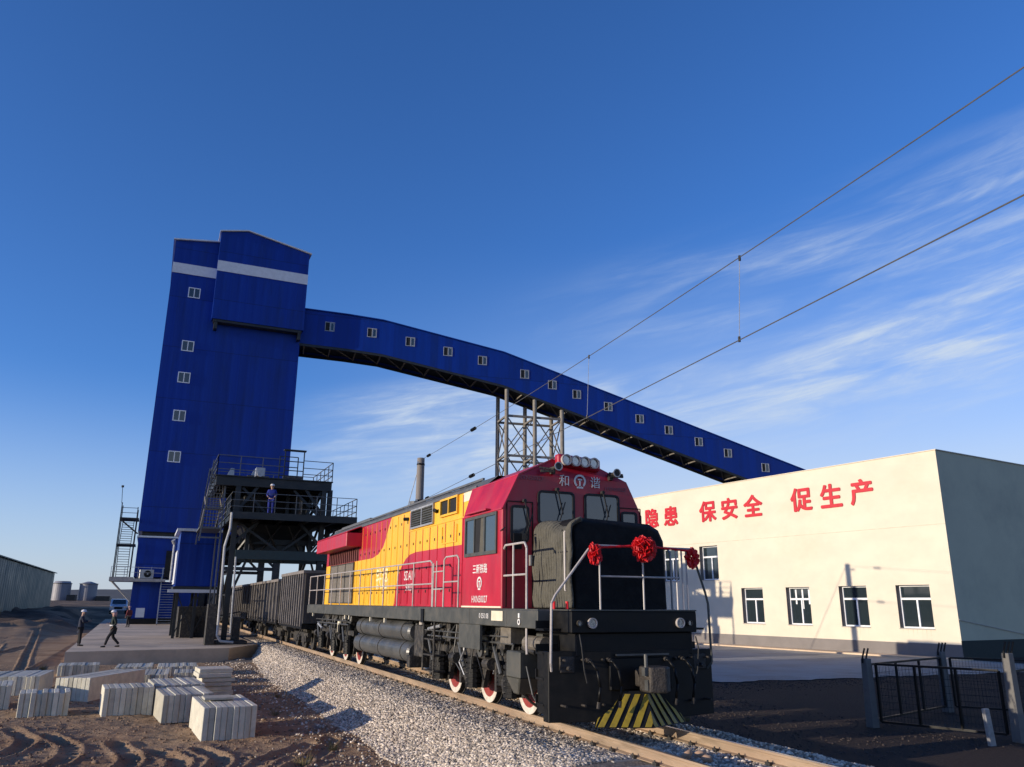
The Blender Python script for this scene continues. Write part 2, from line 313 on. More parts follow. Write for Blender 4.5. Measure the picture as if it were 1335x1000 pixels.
def text_obj(name, s, mat_, origin, right, up, size, depth=0.01, parent=None, bold=0.0, align='CENTER', xs=1.0):
    cu = bpy.data.curves.new('t_'+name, 'FONT'); cu.body = s; cu.size = size; cu.extrude = depth/2; cu.align_x = align; cu.align_y = 'CENTER'; cu.resolution_u = 3
    o = bpy.data.objects.new('tmp', cu); COL.objects.link(o); bpy.context.view_layer.update()
    me = bpy.data.meshes.new_from_object(o.evaluated_get(bpy.context.evaluated_depsgraph_get())); bpy.data.objects.remove(o)
    co = np.empty(len(me.vertices)*3); me.vertices.foreach_get('co', co); co = co.reshape(-1,3)
    fs = [tuple(p.vertices) for p in me.polygons]; nv = len(co); bpy.data.meshes.remove(me)
    cen = (co.max(0)+co.min(0))/2; co = co-cen
    offs = [(0,0)] if not bold else [(0,0)]+[(bold*math.cos(R(a)), bold*math.sin(R(a))) for a in range(0,360,45)]
    allv = []; allf = []
    for k, (dx, dy) in enumerate(offs):
        c2 = co+np.array([dx,dy,-0.0008*k]); allv.append(c2); allf += [tuple(i+nv*k for i in f) for f in fs]
    co = np.concatenate(allv)
    r = Vector(right).normalized(); u = Vector(up).normalized(); n = r.cross(u)
    o3 = Vector((0,0,0)); p = parent
    while p is not None: o3 = o3 + Vector(p.location); p = p.parent
    B = np.array([r*xs, u, n]); w = co @ B + np.array(Vector(origin)+n*(depth/2)-o3)
    me = bpy.data.meshes.new(name); me.from_pydata([tuple(v) for v in w], [], allf); me.materials.append(mat_)
    ob = bpy.data.objects.new(name, me); COL.objects.link(ob); ob.parent = parent
    return ob

# numpy smooth value noise
def vnoise(x, y, seed=0):
    xi = np.floor(x).astype(np.int64); yi = np.floor(y).astype(np.int64); fx = x-xi; fy = y-yi
    def h(a, b):
        v = (a*374761393 + b*668265263 + seed*1442695041) & 0xffffffff
        v = ((v ^ (v >> 13))*1274126177) & 0xffffffff
        return ((v ^ (v >> 16)) & 0xffff)/65535.0
    sx = fx*fx*(3-2*fx); sy = fy*fy*(3-2*fy)
    return (h(xi,yi)*(1-sx)+h(xi+1,yi)*sx)*(1-sy)+(h(xi,yi+1)*(1-sx)+h(xi+1,yi+1)*sx)*sy
def fbm(x, y, o=4, seed=0):
    r = 0; a = 0.5
    for k in range(o): r = r + a*vnoise(x*2**k, y*2**k, seed+k); a *= 0.5
    return r-0.47
def smooth(x, a, b):
    t = np.clip((x-a)/(b-a), 0, 1); return t*t*(3-2*t)

# ------------------------------------------------------------------ ground
RUTS = [ [(-1.2,13.5),(0.3,15.2),(0.9,16.6),(0.5,18.2)], [(-0.6,13.2),(0.9,14.9),(1.6,16.5),(1.3,17.9)], [(0.2,13.0),(1.6,14.6),(2.5,16.6),(3.4,17.6)], [(-1.8,13.9),(-0.4,15.7),(0.1,17.2),(-0.2,19.3)],
         [(-2.6,15.0),(-1.2,17.2),(-1.0,19.0),(-1.6,21.0)], [(-3.4,16.5),(-2.2,18.2),(-1.9,20.2),(-2.4,22.0)], [(1.0,12.8),(2.3,14.6),(3.2,16.2),(3.9,18.0)],
         [(-3.6,27.0),(-4.2,34.0),(-4.4,40.0),(-5.5,52.0),(-8,80)], [(-5.2,27.0),(-5.8,34.0),(-6.0,40.0),(-7.2,52.0),(-10,80)], [(-4.4,30.0),(-4.0,38.0),(-3.9,46.0)],[(-9,34),(-7.5,44),(-6.5,60)],[(-11,36),(-9.3,46),(-8.3,60)] ]
def catmull(P, n=14):
    P = [np.array(p, float) for p in P]; P = [2*P[0]-P[1]]+P+[2*P[-1]-P[-2]]; out = []
    for i in range(1, len(P)-2):
        for k in range(n):
            t = k/n; a,b,c,d = P[i-1:i+3]
            out.append(0.5*((2*b)+(-a+c)*t+(2*a-5*b+4*c-d)*t*t+(-a+3*b-3*c+d)*t**3))
    out.append(P[-2]); return np.array(out)
def seg_dist(x, y, pl):
    d = np.full(x.shape, 1e9)
    for a, b in zip(pl[:-1], pl[1:]):
        ab = b-a; L2 = ab@ab+1e-12; t = np.clip(((x-a[0])*ab[0]+(y-a[1])*ab[1])/L2, 0, 1)
        d = np.minimum(d, np.hypot(x-a[0]-t*ab[0], y-a[1]-t*ab[1]))
    return d
def ground_h(x, y):
    base = -0.75+0*x
    rise = np.interp(y, [0,60,105,150,260,1000,20000], [0,0,1.25,1.8,2.75,2.75,2.75])
    lft = 1-smooth(x, -9.0, -5.0); lft = np.maximum(lft, smooth(y, 116, 135)*(1-smooth(x, 2, 30)))
    base = base + rise*lft
    near = (1-smooth(x, 3.6, 4.4))*(1-0.65*smooth(y, 22, 34))
    rough = np.where(y < 90, 1.0, 1.0)
    h = fbm(x*0.35, y*0.35, 3, 3)*0.14*near + (fbm(x*2.2, y*2.2, 5, 9)*0.085+fbm(x*9, y*9, 2, 19)*0.035)*near + fbm(x*0.5, y*0.5, 3, 5)*0.05
    # rough heaps of spoil in front of the shed
    hp = smooth(y, 72, 80)*(1-smooth(y, 118, 130))*(1-smooth(x, -7, -5.2))
    h = h + hp*np.maximum(0, fbm(x*0.35, y*0.25, 5, 21)+0.1)*1.6
    for i, pl in enumerate(RUTS):
        pl = catmull(pl); lo = pl.min(0)-1; hi = pl.max(0)+1
        mk = (x > lo[0]) & (x < hi[0]) & (y > lo[1]) & (y < hi[1])
        if mk.any():
            d = seg_dist(x[mk], y[mk], pl); wob = 0.6+0.8*vnoise(x[mk]*1.3+i, y[mk]*1.3, 40+i)
            lug = 0.02*np.sin((x[mk]*0.4+y[mk])*24)*np.exp(-(d/0.15)**2)
            h[mk] += (-0.055*np.exp(-(d/0.15)**4)+0.036*np.exp(-((d-0.23)/0.05)**2))*wob+lug
    # cleared under the pads
    pad = smooth(y, 41.6, 42.2)*(1-smooth(y, 114, 116))*smooth(x, -4.2, -3.6)*(1-smooth(x, 5.8, 6.4))
    return base + h*(1-pad) - 0.1*pad
xs = np.unique(np.concatenate([np.linspace(-9000,-200,14), np.linspace(-200,-30,20), np.linspace(-30,-8,60), np.arange(-8,4.6,0.045), np.linspace(4.6,45,70), np.linspace(45,300,20), np.linspace(300,9000,14)]))
ys = np.unique(np.concatenate([np.linspace(-3000,0,12), np.linspace(0,11,16), np.arange(11,30,0.05), np.arange(30,48,0.12), np.linspace(48,125,150), np.linspace(125,400,50), np.linspace(400,9000,24)]))
GX, GY = np.meshgrid(xs, ys); GZ = ground_h(GX.copy(), GY.copy())
def grid_mesh(name, GX, GY, GZ, mt, smooth_=True, parent=None):
    ny, nx = GX.shape; me = bpy.data.meshes.new(name)
    co = np.stack([GX, GY, GZ], -1).reshape(-1, 3)
    i = np.arange(ny*nx).reshape(ny, nx); q = np.stack([i[:-1,:-1], i[:-1,1:], i[1:,1:], i[1:,:-1]], -1).reshape(-1, 4)
    me.vertices.add(len(co)); me.vertices.foreach_set('co', co.ravel().astype(np.float32))
    me.loops.add(q.size); me.loops.foreach_set('vertex_index', q.ravel().astype(np.int32))
    me.polygons.add(len(q)); me.polygons.foreach_set('loop_start', (np.arange(len(q))*4).astype(np.int32))
    me.update(calc_edges=True); me.polygons.foreach_set('use_smooth', np.full(len(q), smooth_)); me.materials.append(mt)
    o = bpy.data.objects.new(name, me); COL.objects.link(o); o.parent = parent; return o
tag(grid_mesh('ground', GX, GY, GZ, M_ground), kind='structure')
# far hills
for k, (yy, amp, sd) in enumerate(((1500, 30, 4),)):
    hx = np.linspace(-2600, 1600, 160); prof = 2+amp*(0.62+0.8*fbm(hx*0.0035, hx*0+sd, 4, sd))
    HX = np.stack([hx]*4); HY = np.stack([hx*0+yy-300, hx*0+yy, hx*0+yy+200, hx*0+yy+900]); HZ = np.stack([hx*0-5, prof, prof*1.05, hx*0-5])
    tag(grid_mesh('hills', HX, HY, HZ, M_hill), kind='structure')

# ------------------------------------------------------------------ ballast, rails, sleepers
XC = 7.78
def bal_h(x, y):
    toe = np.interp(y, [0,33,42,50,200], [4.15,4.35,5.0,5.9,5.9])
    l = -0.78+0.58*smooth(x, toe, 6.15); r = -0.78+0.58*(1-smooth(x, 9.5, 11.9))
    return np.minimum(l, r) + fbm(x*1.5, y*1.5, 3, 12)*0.07
bx = np.concatenate([np.linspace(3.9,6.6,28), np.linspace(6.7,12.2,34)]); by = np.concatenate([np.arange(2,55,0.14), np.linspace(55,200,80)])
BX, BY = np.meshgrid(bx, by); tag(grid_mesh('ballast_bed', BX, BY, bal_h(BX, BY), M_stone), kind='structure')
ico = bmesh.new(); bmesh.ops.create_icosphere(ico, subdivisions=1, radius=1); ICO_V = np.array([v.co[:] for v in ico.verts]); ICO_F = np.array([[v.index for v in f.verts] for f in ico.faces]); ico.free()
def scatter(name, pts, size, mt, flat=0.7):
    n = len(pts); V = np.repeat(ICO_V[None], n, 0)*(1+rng.uniform(-0.32,0.32,(n,12,1)))
    V = V*np.stack([rng.uniform(0.7,1.3,n), rng.uniform(0.7,1.3,n), rng.uniform(0.5,1.0,n)*flat/0.7*0.9], -1)[:,None,:]
    a = rng.uniform(0, 6.283, n); ca, sa = np.cos(a), np.sin(a); tl = rng.uniform(-0.7,0.7,n); ct, st = np.cos(tl), np.sin(tl)
    y2 = V[...,1]*ct[:,None]-V[...,2]*st[:,None]; z2 = V[...,1]*st[:,None]+V[...,2]*ct[:,None]
    x3 = V[...,0]*ca[:,None]-y2*sa[:,None]; y3 = V[...,0]*sa[:,None]+y2*ca[:,None]
    co = np.stack([x3,y3,z2], -1)*size[:,None,None]+pts[:,None,:]
    fs = (ICO_F[None]+(np.arange(n)*12)[:,None,None]).reshape(-1,3)
    me = bpy.data.meshes.new(name); me.vertices.add(n*12); me.vertices.foreach_set('co', co.ravel().astype(np.float32))
    me.loops.add(fs.size); me.loops.foreach_set('vertex_index', fs.ravel().astype(np.int32)); me.polygons.add(len(fs)); me.polygons.foreach_set('loop_start', (np.arange(len(fs))*3).astype(np.int32))
    me.update(calc_edges=True); me.materials.append(mt); o = bpy.data.objects.new(name, me); COL.objects.link(o); return o
def ballast_pts(n, x0, x1, y0, y1, p=1.6):
    x = rng.uniform(x0, x1, n); y = y0+(y1-y0)*rng.uniform(0,1,n)**p
    z = bal_h(x, y); g = z > -0.765
    return np.stack([x,y,z+0.016], -1)[g]
P_ = np.concatenate([ballast_pts(85000, 4.0, 6.97, 11, 52, 1.6), ballast_pts(9000, 7.05, 8.5, 8, 26, 1.2), ballast_pts(12000, 8.6, 12.1, 7, 40, 1.8)])
tag(scatter('ballast_stones', P_, rng.uniform(0.018,0.042,len(P_))*(1+np.maximum(0,P_[:,1]-22)*0.012), M_stone2), 'loose grey and brown crushed stone heaped along the track', 'ballast', kind='stuff')
# stray stones and clods over the dirt
n = 17000; x = rng.uniform(-7.5,4.6,n); y = 13+30*rng.uniform(0,1,n)**2.0; PP = np.stack([x,y,ground_h(x.copy(),y.copy())+0.004],-1)
tag(scatter('soil_clods', PP, 0.006+0.03*rng.uniform(0,1,n)**3, M_clod), 'small brown soil clods scattered over the rutted dirt', 'soil clods', kind='stuff')
n = 260; x = rng.uniform(-7,4.4,n); y = 13+26*rng.uniform(0,1,n)**1.3; PP = np.stack([x,y,ground_h(x.copy(),y.copy())+0.012],-1)
tag(scatter('broken_lumps', PP, 0.03+0.05*rng.uniform(0,1,n)**2, M_clod), 'bigger broken lumps of earth among the tyre tracks', 'soil lumps', kind='stuff')
n = 1600; x = 4.7-np.abs(rng.normal(0,0.9,n)); y = 13+30*rng.uniform(0,1,n); PP = np.stack([x,y,ground_h(x.copy(),y.copy())+0.01],-1)
tag(scatter('stray_stones', PP, rng.uniform(0.015,0.04,n), M_stone2), 'stray pale stones strewn on the dirt beside the ballast', 'stones', kind='stuff')
n = 5200; x = np.concatenate([rng.uniform(11.5,17,2000), rng.uniform(15,40,3200)]); y = np.concatenate([12+14*rng.uniform(0,1,2000), 24.6+rng.normal(0,1.1,3200)]); PP = np.stack([x,y,ground_h(x.copy(),y.copy())+0.005],-1)
tag(scatter('yard_gravel', PP, rng.uniform(0.01,0.032,n), mat('dark_yard_crumb', (0.055,0.042,0.036), 0.95, 0, 0.4, 9)), 'dark crumbs of soil on the shaded yard right of the locomotive', 'gravel', kind='stuff')

def rail(x, label):
    prof = [(-0.075,-0.176),(0.075,-0.176),(0.075,-0.162),(0.012,-0.145),(0.012,-0.045),(0.036,-0.035),(0.036,-0.004),(0.028,0.0),(-0.028,0.0),(-0.036,-0.004),(-0.036,-0.035),(-0.012,-0.045),(-0.012,-0.145),(-0.075,-0.162)]
    b = MB(); y0, y1 = -10, 230; n = len(prof)
    b.add([(x+p[0],y0,p[1]) for p in prof]+[(x+p[0],y1,p[1]) for p in prof], [(i,(i+1)%n,n+(i+1)%n,n+i) for i in range(n)]+[tuple(range(n)),tuple(range(2*n-1,n-1,-1))])
    b.mi[7] = 1; o = b.build('rail', [M_rail, M_head], None, (x,0,-0.18)); return tag(o, label, 'rail', 'rails of the loading track')
rail(XC-0.7525, 'rusty tan steel rail nearest the camera, beside the ballast slope')
rail(XC+0.7525, 'rusty steel rail on the far side of the track, under the right wheels')
sl = MB(); pr = [(-1.25,0.0),(-1.0,0.0),(-0.55,0.0),(0,-0.03),(0.55,0.0),(1.0,0.0),(1.25,0.0)]
for (xa,za),(xb,zb) in zip(pr[:-1],pr[1:]):
    sl.add([(xa,-0.14,-0.2),(xb,-0.14,-0.2),(xb,0.14,-0.2),(xa,0.14,-0.2),(xa,-0.10,za),(xb,-0.10,zb),(xb,0.10,zb),(xa,0.10,za)], [(0,1,2,3),(4,7,6,5),(0,4,5,1),(2,6,7,3)]+([(0,3,7,4)] if xa==-1.25 else [])+([(1,5,6,2)] if xb==1.25 else []))
fa = MB()
for sx in (-0.7525,0.7525):
    for s in (-1,1): fa.box(sx+s*0.09-0.03, sx+s*0.09+0.03, -0.05, 0.05, 0.0, 0.045); fa.tube((sx+s*0.11,0,0.0),(sx+s*0.11,0,0.075),0.014,6)
s0 = sl.build('railway_sleeper', M_sleep, None, (0,0,0)); s0.location = (XC, 5, -0.178)
fq = []
for sx in (-0.7525,0.7525):
    for s in (-1,1):
        q = MB(); q.box(sx+s*0.09-0.03, sx+s*0.09+0.03, -0.05, 0.05, 0.0, 0.045); q.tube((sx+s*0.11,0,0.0),(sx+s*0.11,0,0.075),0.014,6); fq.append(q.build('rail_fastening', M_under, s0, local=True))
GS = 'concrete sleepers under the rails'
tag(s0, 'grey concrete sleeper lying across the track under the two rails', 'sleeper', GS)
for k in range(1, 75):
    c = s0.copy(); COL.objects.link(c); c.location = (XC+random.uniform(-.02,.02), 5+0.6*k, -0.178); 
    for f0 in fq: d = f0.copy(); COL.objects.link(d); d.parent = c
# shattered lumps lying between the rails ahead of the plough
for i, (x, y, s) in enumerate(((7.6,10.6,.13),(7.75,10.35,.10),(7.9,10.7,.09))):
    o = scatter('rock', np.array([[0,0,0.]]), np.array([s]), mat('brown_rock_%d'%i, (0.40,0.26,0.17), 0.9)); o.location = (x,y,-0.16+s*0.3)
    tag(o, ['largest of the brownish rocks between the rails ahead of the plough','brown rock nearest the camera between the rails','small brown rock closest to the far rail ahead of the plough'][i], 'rock', 'rocks lying between the rails')

# ------------------------------------------------------------------ pavement slab, road
b = MB(); pts = [(-3.02,42.4),(4.1,43.7),(5.85,47.0),(5.85,115),(-4.3,115)]
b.slab([(x,y,-0.95) for x,y in pts], (0,0,0.75)); tag(b.build('pavement', M_pad, None, (0,0,0)), kind='structure')
b = MB()
for yj in (49,55,61,67,74,81): b.box(-3.2,5.8,yj-0.02,yj+0.02,-0.199,-0.196)
tag(b.build('pavement_joint', M_under), kind='structure')
b = MB(); ed = []
edge = [(40.6,31.0),(41.4,24.4),(26,24.9),(19.9,25.4),(16.5,28.6),(13,34)]
rs = random.Random(3)
for (xa,ya),(xb,yb) in zip(edge[:-1], edge[1:]):
    n = max(1, int(math.hypot(xb-xa, yb-ya)/.35))
    for k in range(n): t = k/n; w_ = .16*math.sin(k*.7)+rs.uniform(-.12,.12); ed.append((xa+(xb-xa)*t+w_*.4, ya+(yb-ya)*t+w_, -0.724))
b.poly(ed+[(13,84.6,-.724),(33.5,84.6,-.724)])
tag(b.build('road', M_road), kind='structure')
b = MB(); fdv = np.array([-0.13007,0.9915])
def fp(s, off=0.0):   # point along the facade; off toward the track
    return (40.53+fdv[0]*s-0.9915*off, 31.04+fdv[1]*s-0.13*off)
q = [fp(-0.5,0.0), fp(54,0.0), fp(54,1.4), fp(-0.5,1.4)]
b.slab([(x,y,-0.76) for x,y in q], (0,0,0.12)); tag(b.build('painted_sun_strip', M_pad), kind='structure')  # paler raised strip paints in the sunlit ground along the facade
#@@OBJECTS@@

# ------------------------------------------------------------------ windows with a frame and panes, in any wall
def wall_window(parent, org, right, up, w, h, kind='slide', glassm=None, name='window'):
    """org = centre on the wall face, frame stands 3 cm proud"""
    r = Vector(right); u = Vector(up); n = r.cross(u); c = Vector(org)
    fr = MB(); t = 0.09 if w > 0.8 else 0.06
    def ob(cx, cz, hw, hh, d0=0.0, d1=0.05): fr.obox(c+r*cx+u*cz+n*(d0+d1)/2, r*hw, u*hh, n*(d1-d0)/2)
    ob(0, h/2-t/2, w/2, t/2); ob(0, -h/2+t/2, w/2, t/2); ob(-w/2+t/2, 0, t/2, h/2-t); ob(w/2-t/2, 0, t/2, h/2-t); ob(0, 0, t/2, h/2-t)
    f = fr.build(name, M_pvc, parent)
    g = MB(); g.obox(c+n*0.008, r*(w/2-t), u*(h/2-t), n*0.006); g.build('pane', glassm or M_glass, f, local=False)
    return f

# ------------------------------------------------------------------ loadout tower
def tower():
    T = thing('loadout_tower', 'tall blue sheet clad loading tower with a white stripe and an overhanging top box', 'tower', (5.7, 97, -0.2))
    y0, y1 = 90.0, 104.0
    b = MB()
    b.add([(-1.5,y0,8.9),(12.95,y0,8.9),(12.95,y0,41.9),(3.1,y0,41.9),(-1.5,y0,41.3)]+[(-1.5,y1,8.9),(12.95,y1,8.9),(12.95,y1,41.9),(3.1,y1,41.9),(-1.5,y1,41.3)],
          [(0,1,2,3,4),(9,8,7,6,5),(0,4,9,5),(1,6,7,2),(0,5,6,1)])
    b.build('wall', M_blue_x, T)
    b = MB(); b.slab([(-1.75,y0-0.25,41.25),(3.1,y0-0.25,41.86),(3.1,y1+.2,41.86),(-1.75,y1+.2,41.25)], (0,0,0.14)); b.build('roof', M_white, T)
    # overhanging box
    bx = MB(); X0, X1, YB = 3.1, 13.1, 88.9
    pr = [(X0,32.3),(X1,32.3),(X1,41.9),(6.0,43.35),(X0,42.75)]
    bx.add([(x,YB,z) for x,z in pr]+[(x,y0+13,z) for x,z in pr], [(0,1,2,3,4),(9,8,7,6,5)]+[(i,5+i,5+(i+1)%5,(i+1)%5) for i in range(5)])
    bb = bx.build('top_box', M_blue_x, T)
    r = MB(); r.slab([(X0-.15,YB-.2,42.76),(6.0,YB-.2,43.38),(6.0,y1,43.38),(X0-.15,y1,42.76)],(0,0,.13)); r.slab([(6.0,YB-.2,43.38),(X1+.25,YB-.2,41.88),(X1+.25,y1,41.88),(6.0,y1,43.38)],(0,0,.13)); r.build('roof', M_white, bb)
    st = MB(); st.box(X0-0.02,X1+0.02,YB-0.05,YB,38.0,39.25); st.build('stripe', M_white, bb)
    st = MB(); st.box(-1.53,X0,y0-0.06,y0,37.4,38.6); st.build('stripe', M_white, T)
    so = MB(); so.box(X0+.2,X1-.2,YB+.1,y0-0.02,32.0,32.28)
    for x in (X0+.3,X1-.6): so.box(x,x+.35,YB+.15,y0-.05,31.2,32.0)
    so.build('soffit', M_steel, bb)
    for z in (35.3, 29.05, 25.45, 21.2, 16.75): wall_window(T, (1.03,y0-0.001,z), (1,0,0), (0,0,1), 1.25, 1.2)
    # recessed gap under the cladding, lower block, ledge
    b = MB(); b.box(-1.1,3.2,y0+.6,y1-.5,7.7,8.9); b.build('recess', M_steel, T)
    lb = MB(); lb.box(-1.35,3.6,y0-.3,y1-1,4.35,8.25); lo = lb.build('lower_block', M_blue_x, T)
    t = MB(); t.box(-1.5,3.7,y0-.45,y1-1,8.25,8.42); t.build('coping', M_white, lo)
    b = MB(); b.box(-1.35,4.9,y0-.1,y1-1,-0.2,3.9); b.build('base_block', M_blue_x, T)
    b = MB(); b.box(-3.5,-1.36,y0-1.1,y0+3.5,3.9,4.3); b.box(-1.36,1.6,y0-1.5,y0-.3,3.9,4.15); b.bar((-3.3,y0-.9,3.95),(-1.4,y0-.3,2.0),.16); b.build('landing', M_conc, T)
    b = MB(); b.box(1.4,2.75,y0-.36,y0-.302,4.36,7.0); b.build('doorway', M_dark, T)
    b = MB(); b.box(-1.45,5.0,y0-.2,y0-.1,-0.2,0.35); b.build('skirting', M_black, T)
    b = MB(); b.box(-0.75,0.05,y0-.16,y0-.101,0.45,1.35); b.build('notice_board', M_white, T)
    # legs and beams under the right half, over the tracks
    L_ = MB()
    for x in (5.2, 12.5):
        for y in (y0+.5, y1-.5): L_.box(x-.35,x+.35,y-.35,y+.35,-0.6,8.9)
    for y in (y0+.5,y1-.5): L_.bar((5.2,y,5.4),(12.5,y,5.4),.35); L_.bar((5.2,y,5.4),(8.85,y,8.8),.25); L_.bar((12.5,y,5.4),(8.85,y,8.8),.25)
    L_.parts('support_leg', M_steel, T)
    h = MB(); h.add([(6,93,8.9),(11,93,8.9),(11,101,8.9),(6,101,8.9),(7.7,96,6),(9.3,96,6),(9.3,98,6),(7.7,98,6)], [(0,1,5,4),(1,2,6,5),(2,3,7,6),(3,0,4,7),(4,5,6,7)]); h.build('hopper', M_steel, T)
tower()
# front stair
S_ = thing('steel_stair', 'straight grey steel stair rising to the dark doorway at the foot of the blue tower', 'stair', (2.0,88,-.2))
for sx, nm in ((1.25,'stringer'),(2.9,'stringer')):
    b = MB(); b.bar((sx,86.9,-.15),(sx,89.6,4.3),.1,.28); b.build(nm, M_galv, S_)
    b = MB(); b.bar((sx,86.9,.9),(sx,89.5,5.25),.06); b.bar((sx,86.9,.4),(sx,89.5,4.8),.04)
    for k in range(6): y = 86.9+k*.52; z = -.15+k*.86; b.bar((sx,y,z),(sx,y,z+1.05),.05)
    b.build('handrail', M_galv, S_)
for k in range(18):
    b = MB(); b.box(1.3,2.85,86.95+k*.15,87.15+k*.15,-.05+k*.245,-.01+k*.245); b.build('tread', M_alu, S_)
# outside stair tower left
S2 = thing('escape_stair', 'narrow zigzag grey steel escape stair hanging on the left edge of the blue tower', 'stair', (-2.5,90,4.3))
fr = MB()
for x in (-3.25,-1.75):
    for y in (89.2,92.2): fr.bar((x,y,4.3),(x,y,11.6 if x<-2 else 11.2),.09)
for z in (7.4,10.0):
    fr.box(-3.3,-1.55,89.1,92.3,z,z+.12)
fr.bar((-3.2,89.2,9.9),(-1.5,89.9,8.6),.12)
for z in (4.8,5.3,10.6,11.1): fr.bar((-3.25,89.2,z),(-1.75,89.2,z),.05)
fr.build('stair_frame', M_steel, S2)
for k in range(2):
    b = MB(); z0 = 4.35+3.0*k; y0_, y1_ = (89.4,92.0) if k else (92.0,89.4)
    for x in (-3.05,-2.0): b.bar((x,y0_,z0),(x,y1_,z0+2.9),.06,.2)
    for j in range(13): t = j/12; yy = y0_+(y1_-y0_)*t; b.box(-3.05,-2.0,yy-.12,yy+.12,z0+2.9*t,z0+2.9*t+.04)
    b.build('flight', M_steel, S2)
b = MB(); b.bar((-3.3,89.1,11.5),(-3.42,89.1,13.1),.05); b.tube((-3.42,89.1,13.1),(-3.42,89.1,13.3),.12,8); b.build('warning_lamp', M_black, S2)
b = MB(); b.bar((-3.4,88.95,5.3),(1.4,88.55,5.2),.04); b.bar((-3.4,88.95,4.8),(1.4,88.55,4.7),.03)
for x in (-3.4,-2.2,-1.0,0.2,1.3): b.bar((x,88.8,4.2),(x,88.8,5.3),.05)
b.build('landing_rail', M_galv, S2)
A = thing('air_conditioner', 'boxy pale outdoor air conditioning unit on the ledge left of the tower doorway', 'air conditioner', (-.2,88.9,4.15))
b = MB(); b.box(-.85,.45,88.75,89.15,4.17,5.05); b.build('casing', M_alu, A, bevel=.03)
b = MB(); b.ring((-.1,88.74,4.62),(0,-1,0),.08,.34,.02); b.build('fan_grille', M_black, A)

# ------------------------------------------------------------------ raised blue cabin in front of the tower
Cb = thing('control_cabin', 'blue clad cabin raised on posts before the tower, its left side bright', 'cabin', (2.9,58,-.2))
b = MB(); b.box(1.6,4.15,55.5,60.5,2.95,6.35); b.build('wall', M_blue_x, Cb)
b = MB(); b.slab([(1.35,55.2,6.36),(4.4,55.2,6.36),(4.4,60.8,6.36),(1.35,60.8,6.36)], (0,0,.16)); b.build('roof', M_white, Cb)
b = MB(); b.box(1.52,1.598,56.2,59.8,3.1,5.2); b.build('painted_sun_panel', M_white, Cb)  # white panel paints the sunlit look onto the cabin's left wall
b = MB(); b.box(1.5,4.2,55.4,60.6,2.6,2.93); b.build('floor_frame', M_steel, Cb)
b = MB(); b.box(1.2,4.3,55.0,55.35,2.55,2.75); b.build('white_beam', M_white, Cb)
for x in (1.8,2.9,4.0):
    for y in (55.8,60.2): b = MB(); b.box(x-.09,x+.09,y-.09,y+.09,-.2,2.6); b.build('post', M_steel, Cb)
b = MB()
for x0_,x1_ in ((1.8,2.9),(2.9,4.0)): b.bar((x0_,55.8,0),(x1_,55.8,2.5),.06); b.bar((x1_,55.8,0),(x0_,55.8,2.5),.06)
b.parts('brace', M_steel, Cb)
b = MB(); b.box(2.0,3.9,57.0,60.0,-.2,1.7); b.box(2.2,2.9,56.4,57.0,-.2,1.2); b.parts('under_cabin_filler', M_under, Cb, bevel=.03)  # boxes added to make the space under the cabin dark
b = MB(); b.tube((1.3,56,3.2),(1.3,56,5.6),.08,8); b.tube((1.3,56,5.6),(1.2,55.9,5.8),.13,8); b.build('vent_pipe', M_galv, Cb)

# ------------------------------------------------------------------ steel loading gantry over the track
G = thing('loading_gantry', 'black steel two deck gantry with railings standing over the coal wagons', 'gantry', (6.9,50,-.2))
def rail_fence(b, pts, h=1.15, step=1.2, r=.045):
    for p, q_ in zip(pts[:-1], pts[1:]):
        p = Vector(p); q_ = Vector(q_); n = max(1, round((q_-p).length/step))
        for k in range(n+1): a = p.lerp(q_, k/n); b.bar(a, a+Vector((0,0,h)), r)
        for hh in (h, h*.62, h*.3): b.bar(p+Vector((0,0,hh)), q_+Vector((0,0,hh)), r*.85)
cols = [(4.15,48),(9.05,48),(4.15,54),(9.05,54),(10.1,51.5)]
for x, y in cols:
    b = MB(); b.box(x-.14,x+.14,y-.17,y-.13,-.5,9.0); b.box(x-.14,x+.14,y+.13,y+.17,-.5,9.0); b.box(x-.02,x+.02,y-.13,y+.13,-.5,9.0); b.build('column', M_steel, G)
b = MB(); b.box(2.9,9.45,47.8,48.05,8.45,8.95); b.box(2.9,9.45,53.9,54.15,8.45,8.95); b.box(2.9,3.15,48.05,53.9,8.5,8.95); b.box(9.2,9.45,48.05,53.9,8.5,8.95)
for y in (49.3,50.6,52.0): b.box(3.15,9.2,y,y+.14,8.5,8.92)
b.build('top_beam', M_steel, G)
b = MB(); b.box(2.85,9.5,47.7,54.3,8.96,9.02); b.build('top_deck', M_steel, G)
b = MB(); b.box(3.7,10.75,46.3,54.3,6.72,6.80); b.build('lower_deck', M_steel, G)
b = MB(); b.box(3.7,10.75,46.25,46.4,6.45,6.83); b.box(3.7,10.75,49.9,50.05,6.4,6.7)
for x in (3.75,5.1,6.5,7.9,9.3,10.6): b.box(x,x+.14,46.4,54.2,6.42,6.7)
b.build('lower_beam', M_steel, G)
b = MB(); rail_fence(b, [(2.9,54.2,9.02),(2.9,47.8,9.02),(6.6,47.8,9.02)]); rail_fence(b, [(7.7,47.8,9.02),(9.45,47.8,9.02),(9.45,54.2,9.02),(2.9,54.2,9.02)]); b.build('railing', M_grail, G)
b = MB(); rail_fence(b, [(6.6,47.8,9.02),(7.7,47.8,9.02)], 1.7, 1.1, .06); rail_fence(b, [(6.6,50,9.02),(7.7,50,9.02)], 1.7, 1.1, .06); b.box(6.5,7.8,47.7,48.0,10.70,10.78); b.parts('raised_frame', M_steel, G)
b = MB(); rail_fence(b, [(3.75,54.2,6.8),(3.75,46.35,6.8),(10.7,46.35,6.8),(10.7,54.2,6.8)], 1.1, 1.1, .04); b.build('railing', M_grail, G)
b = MB()
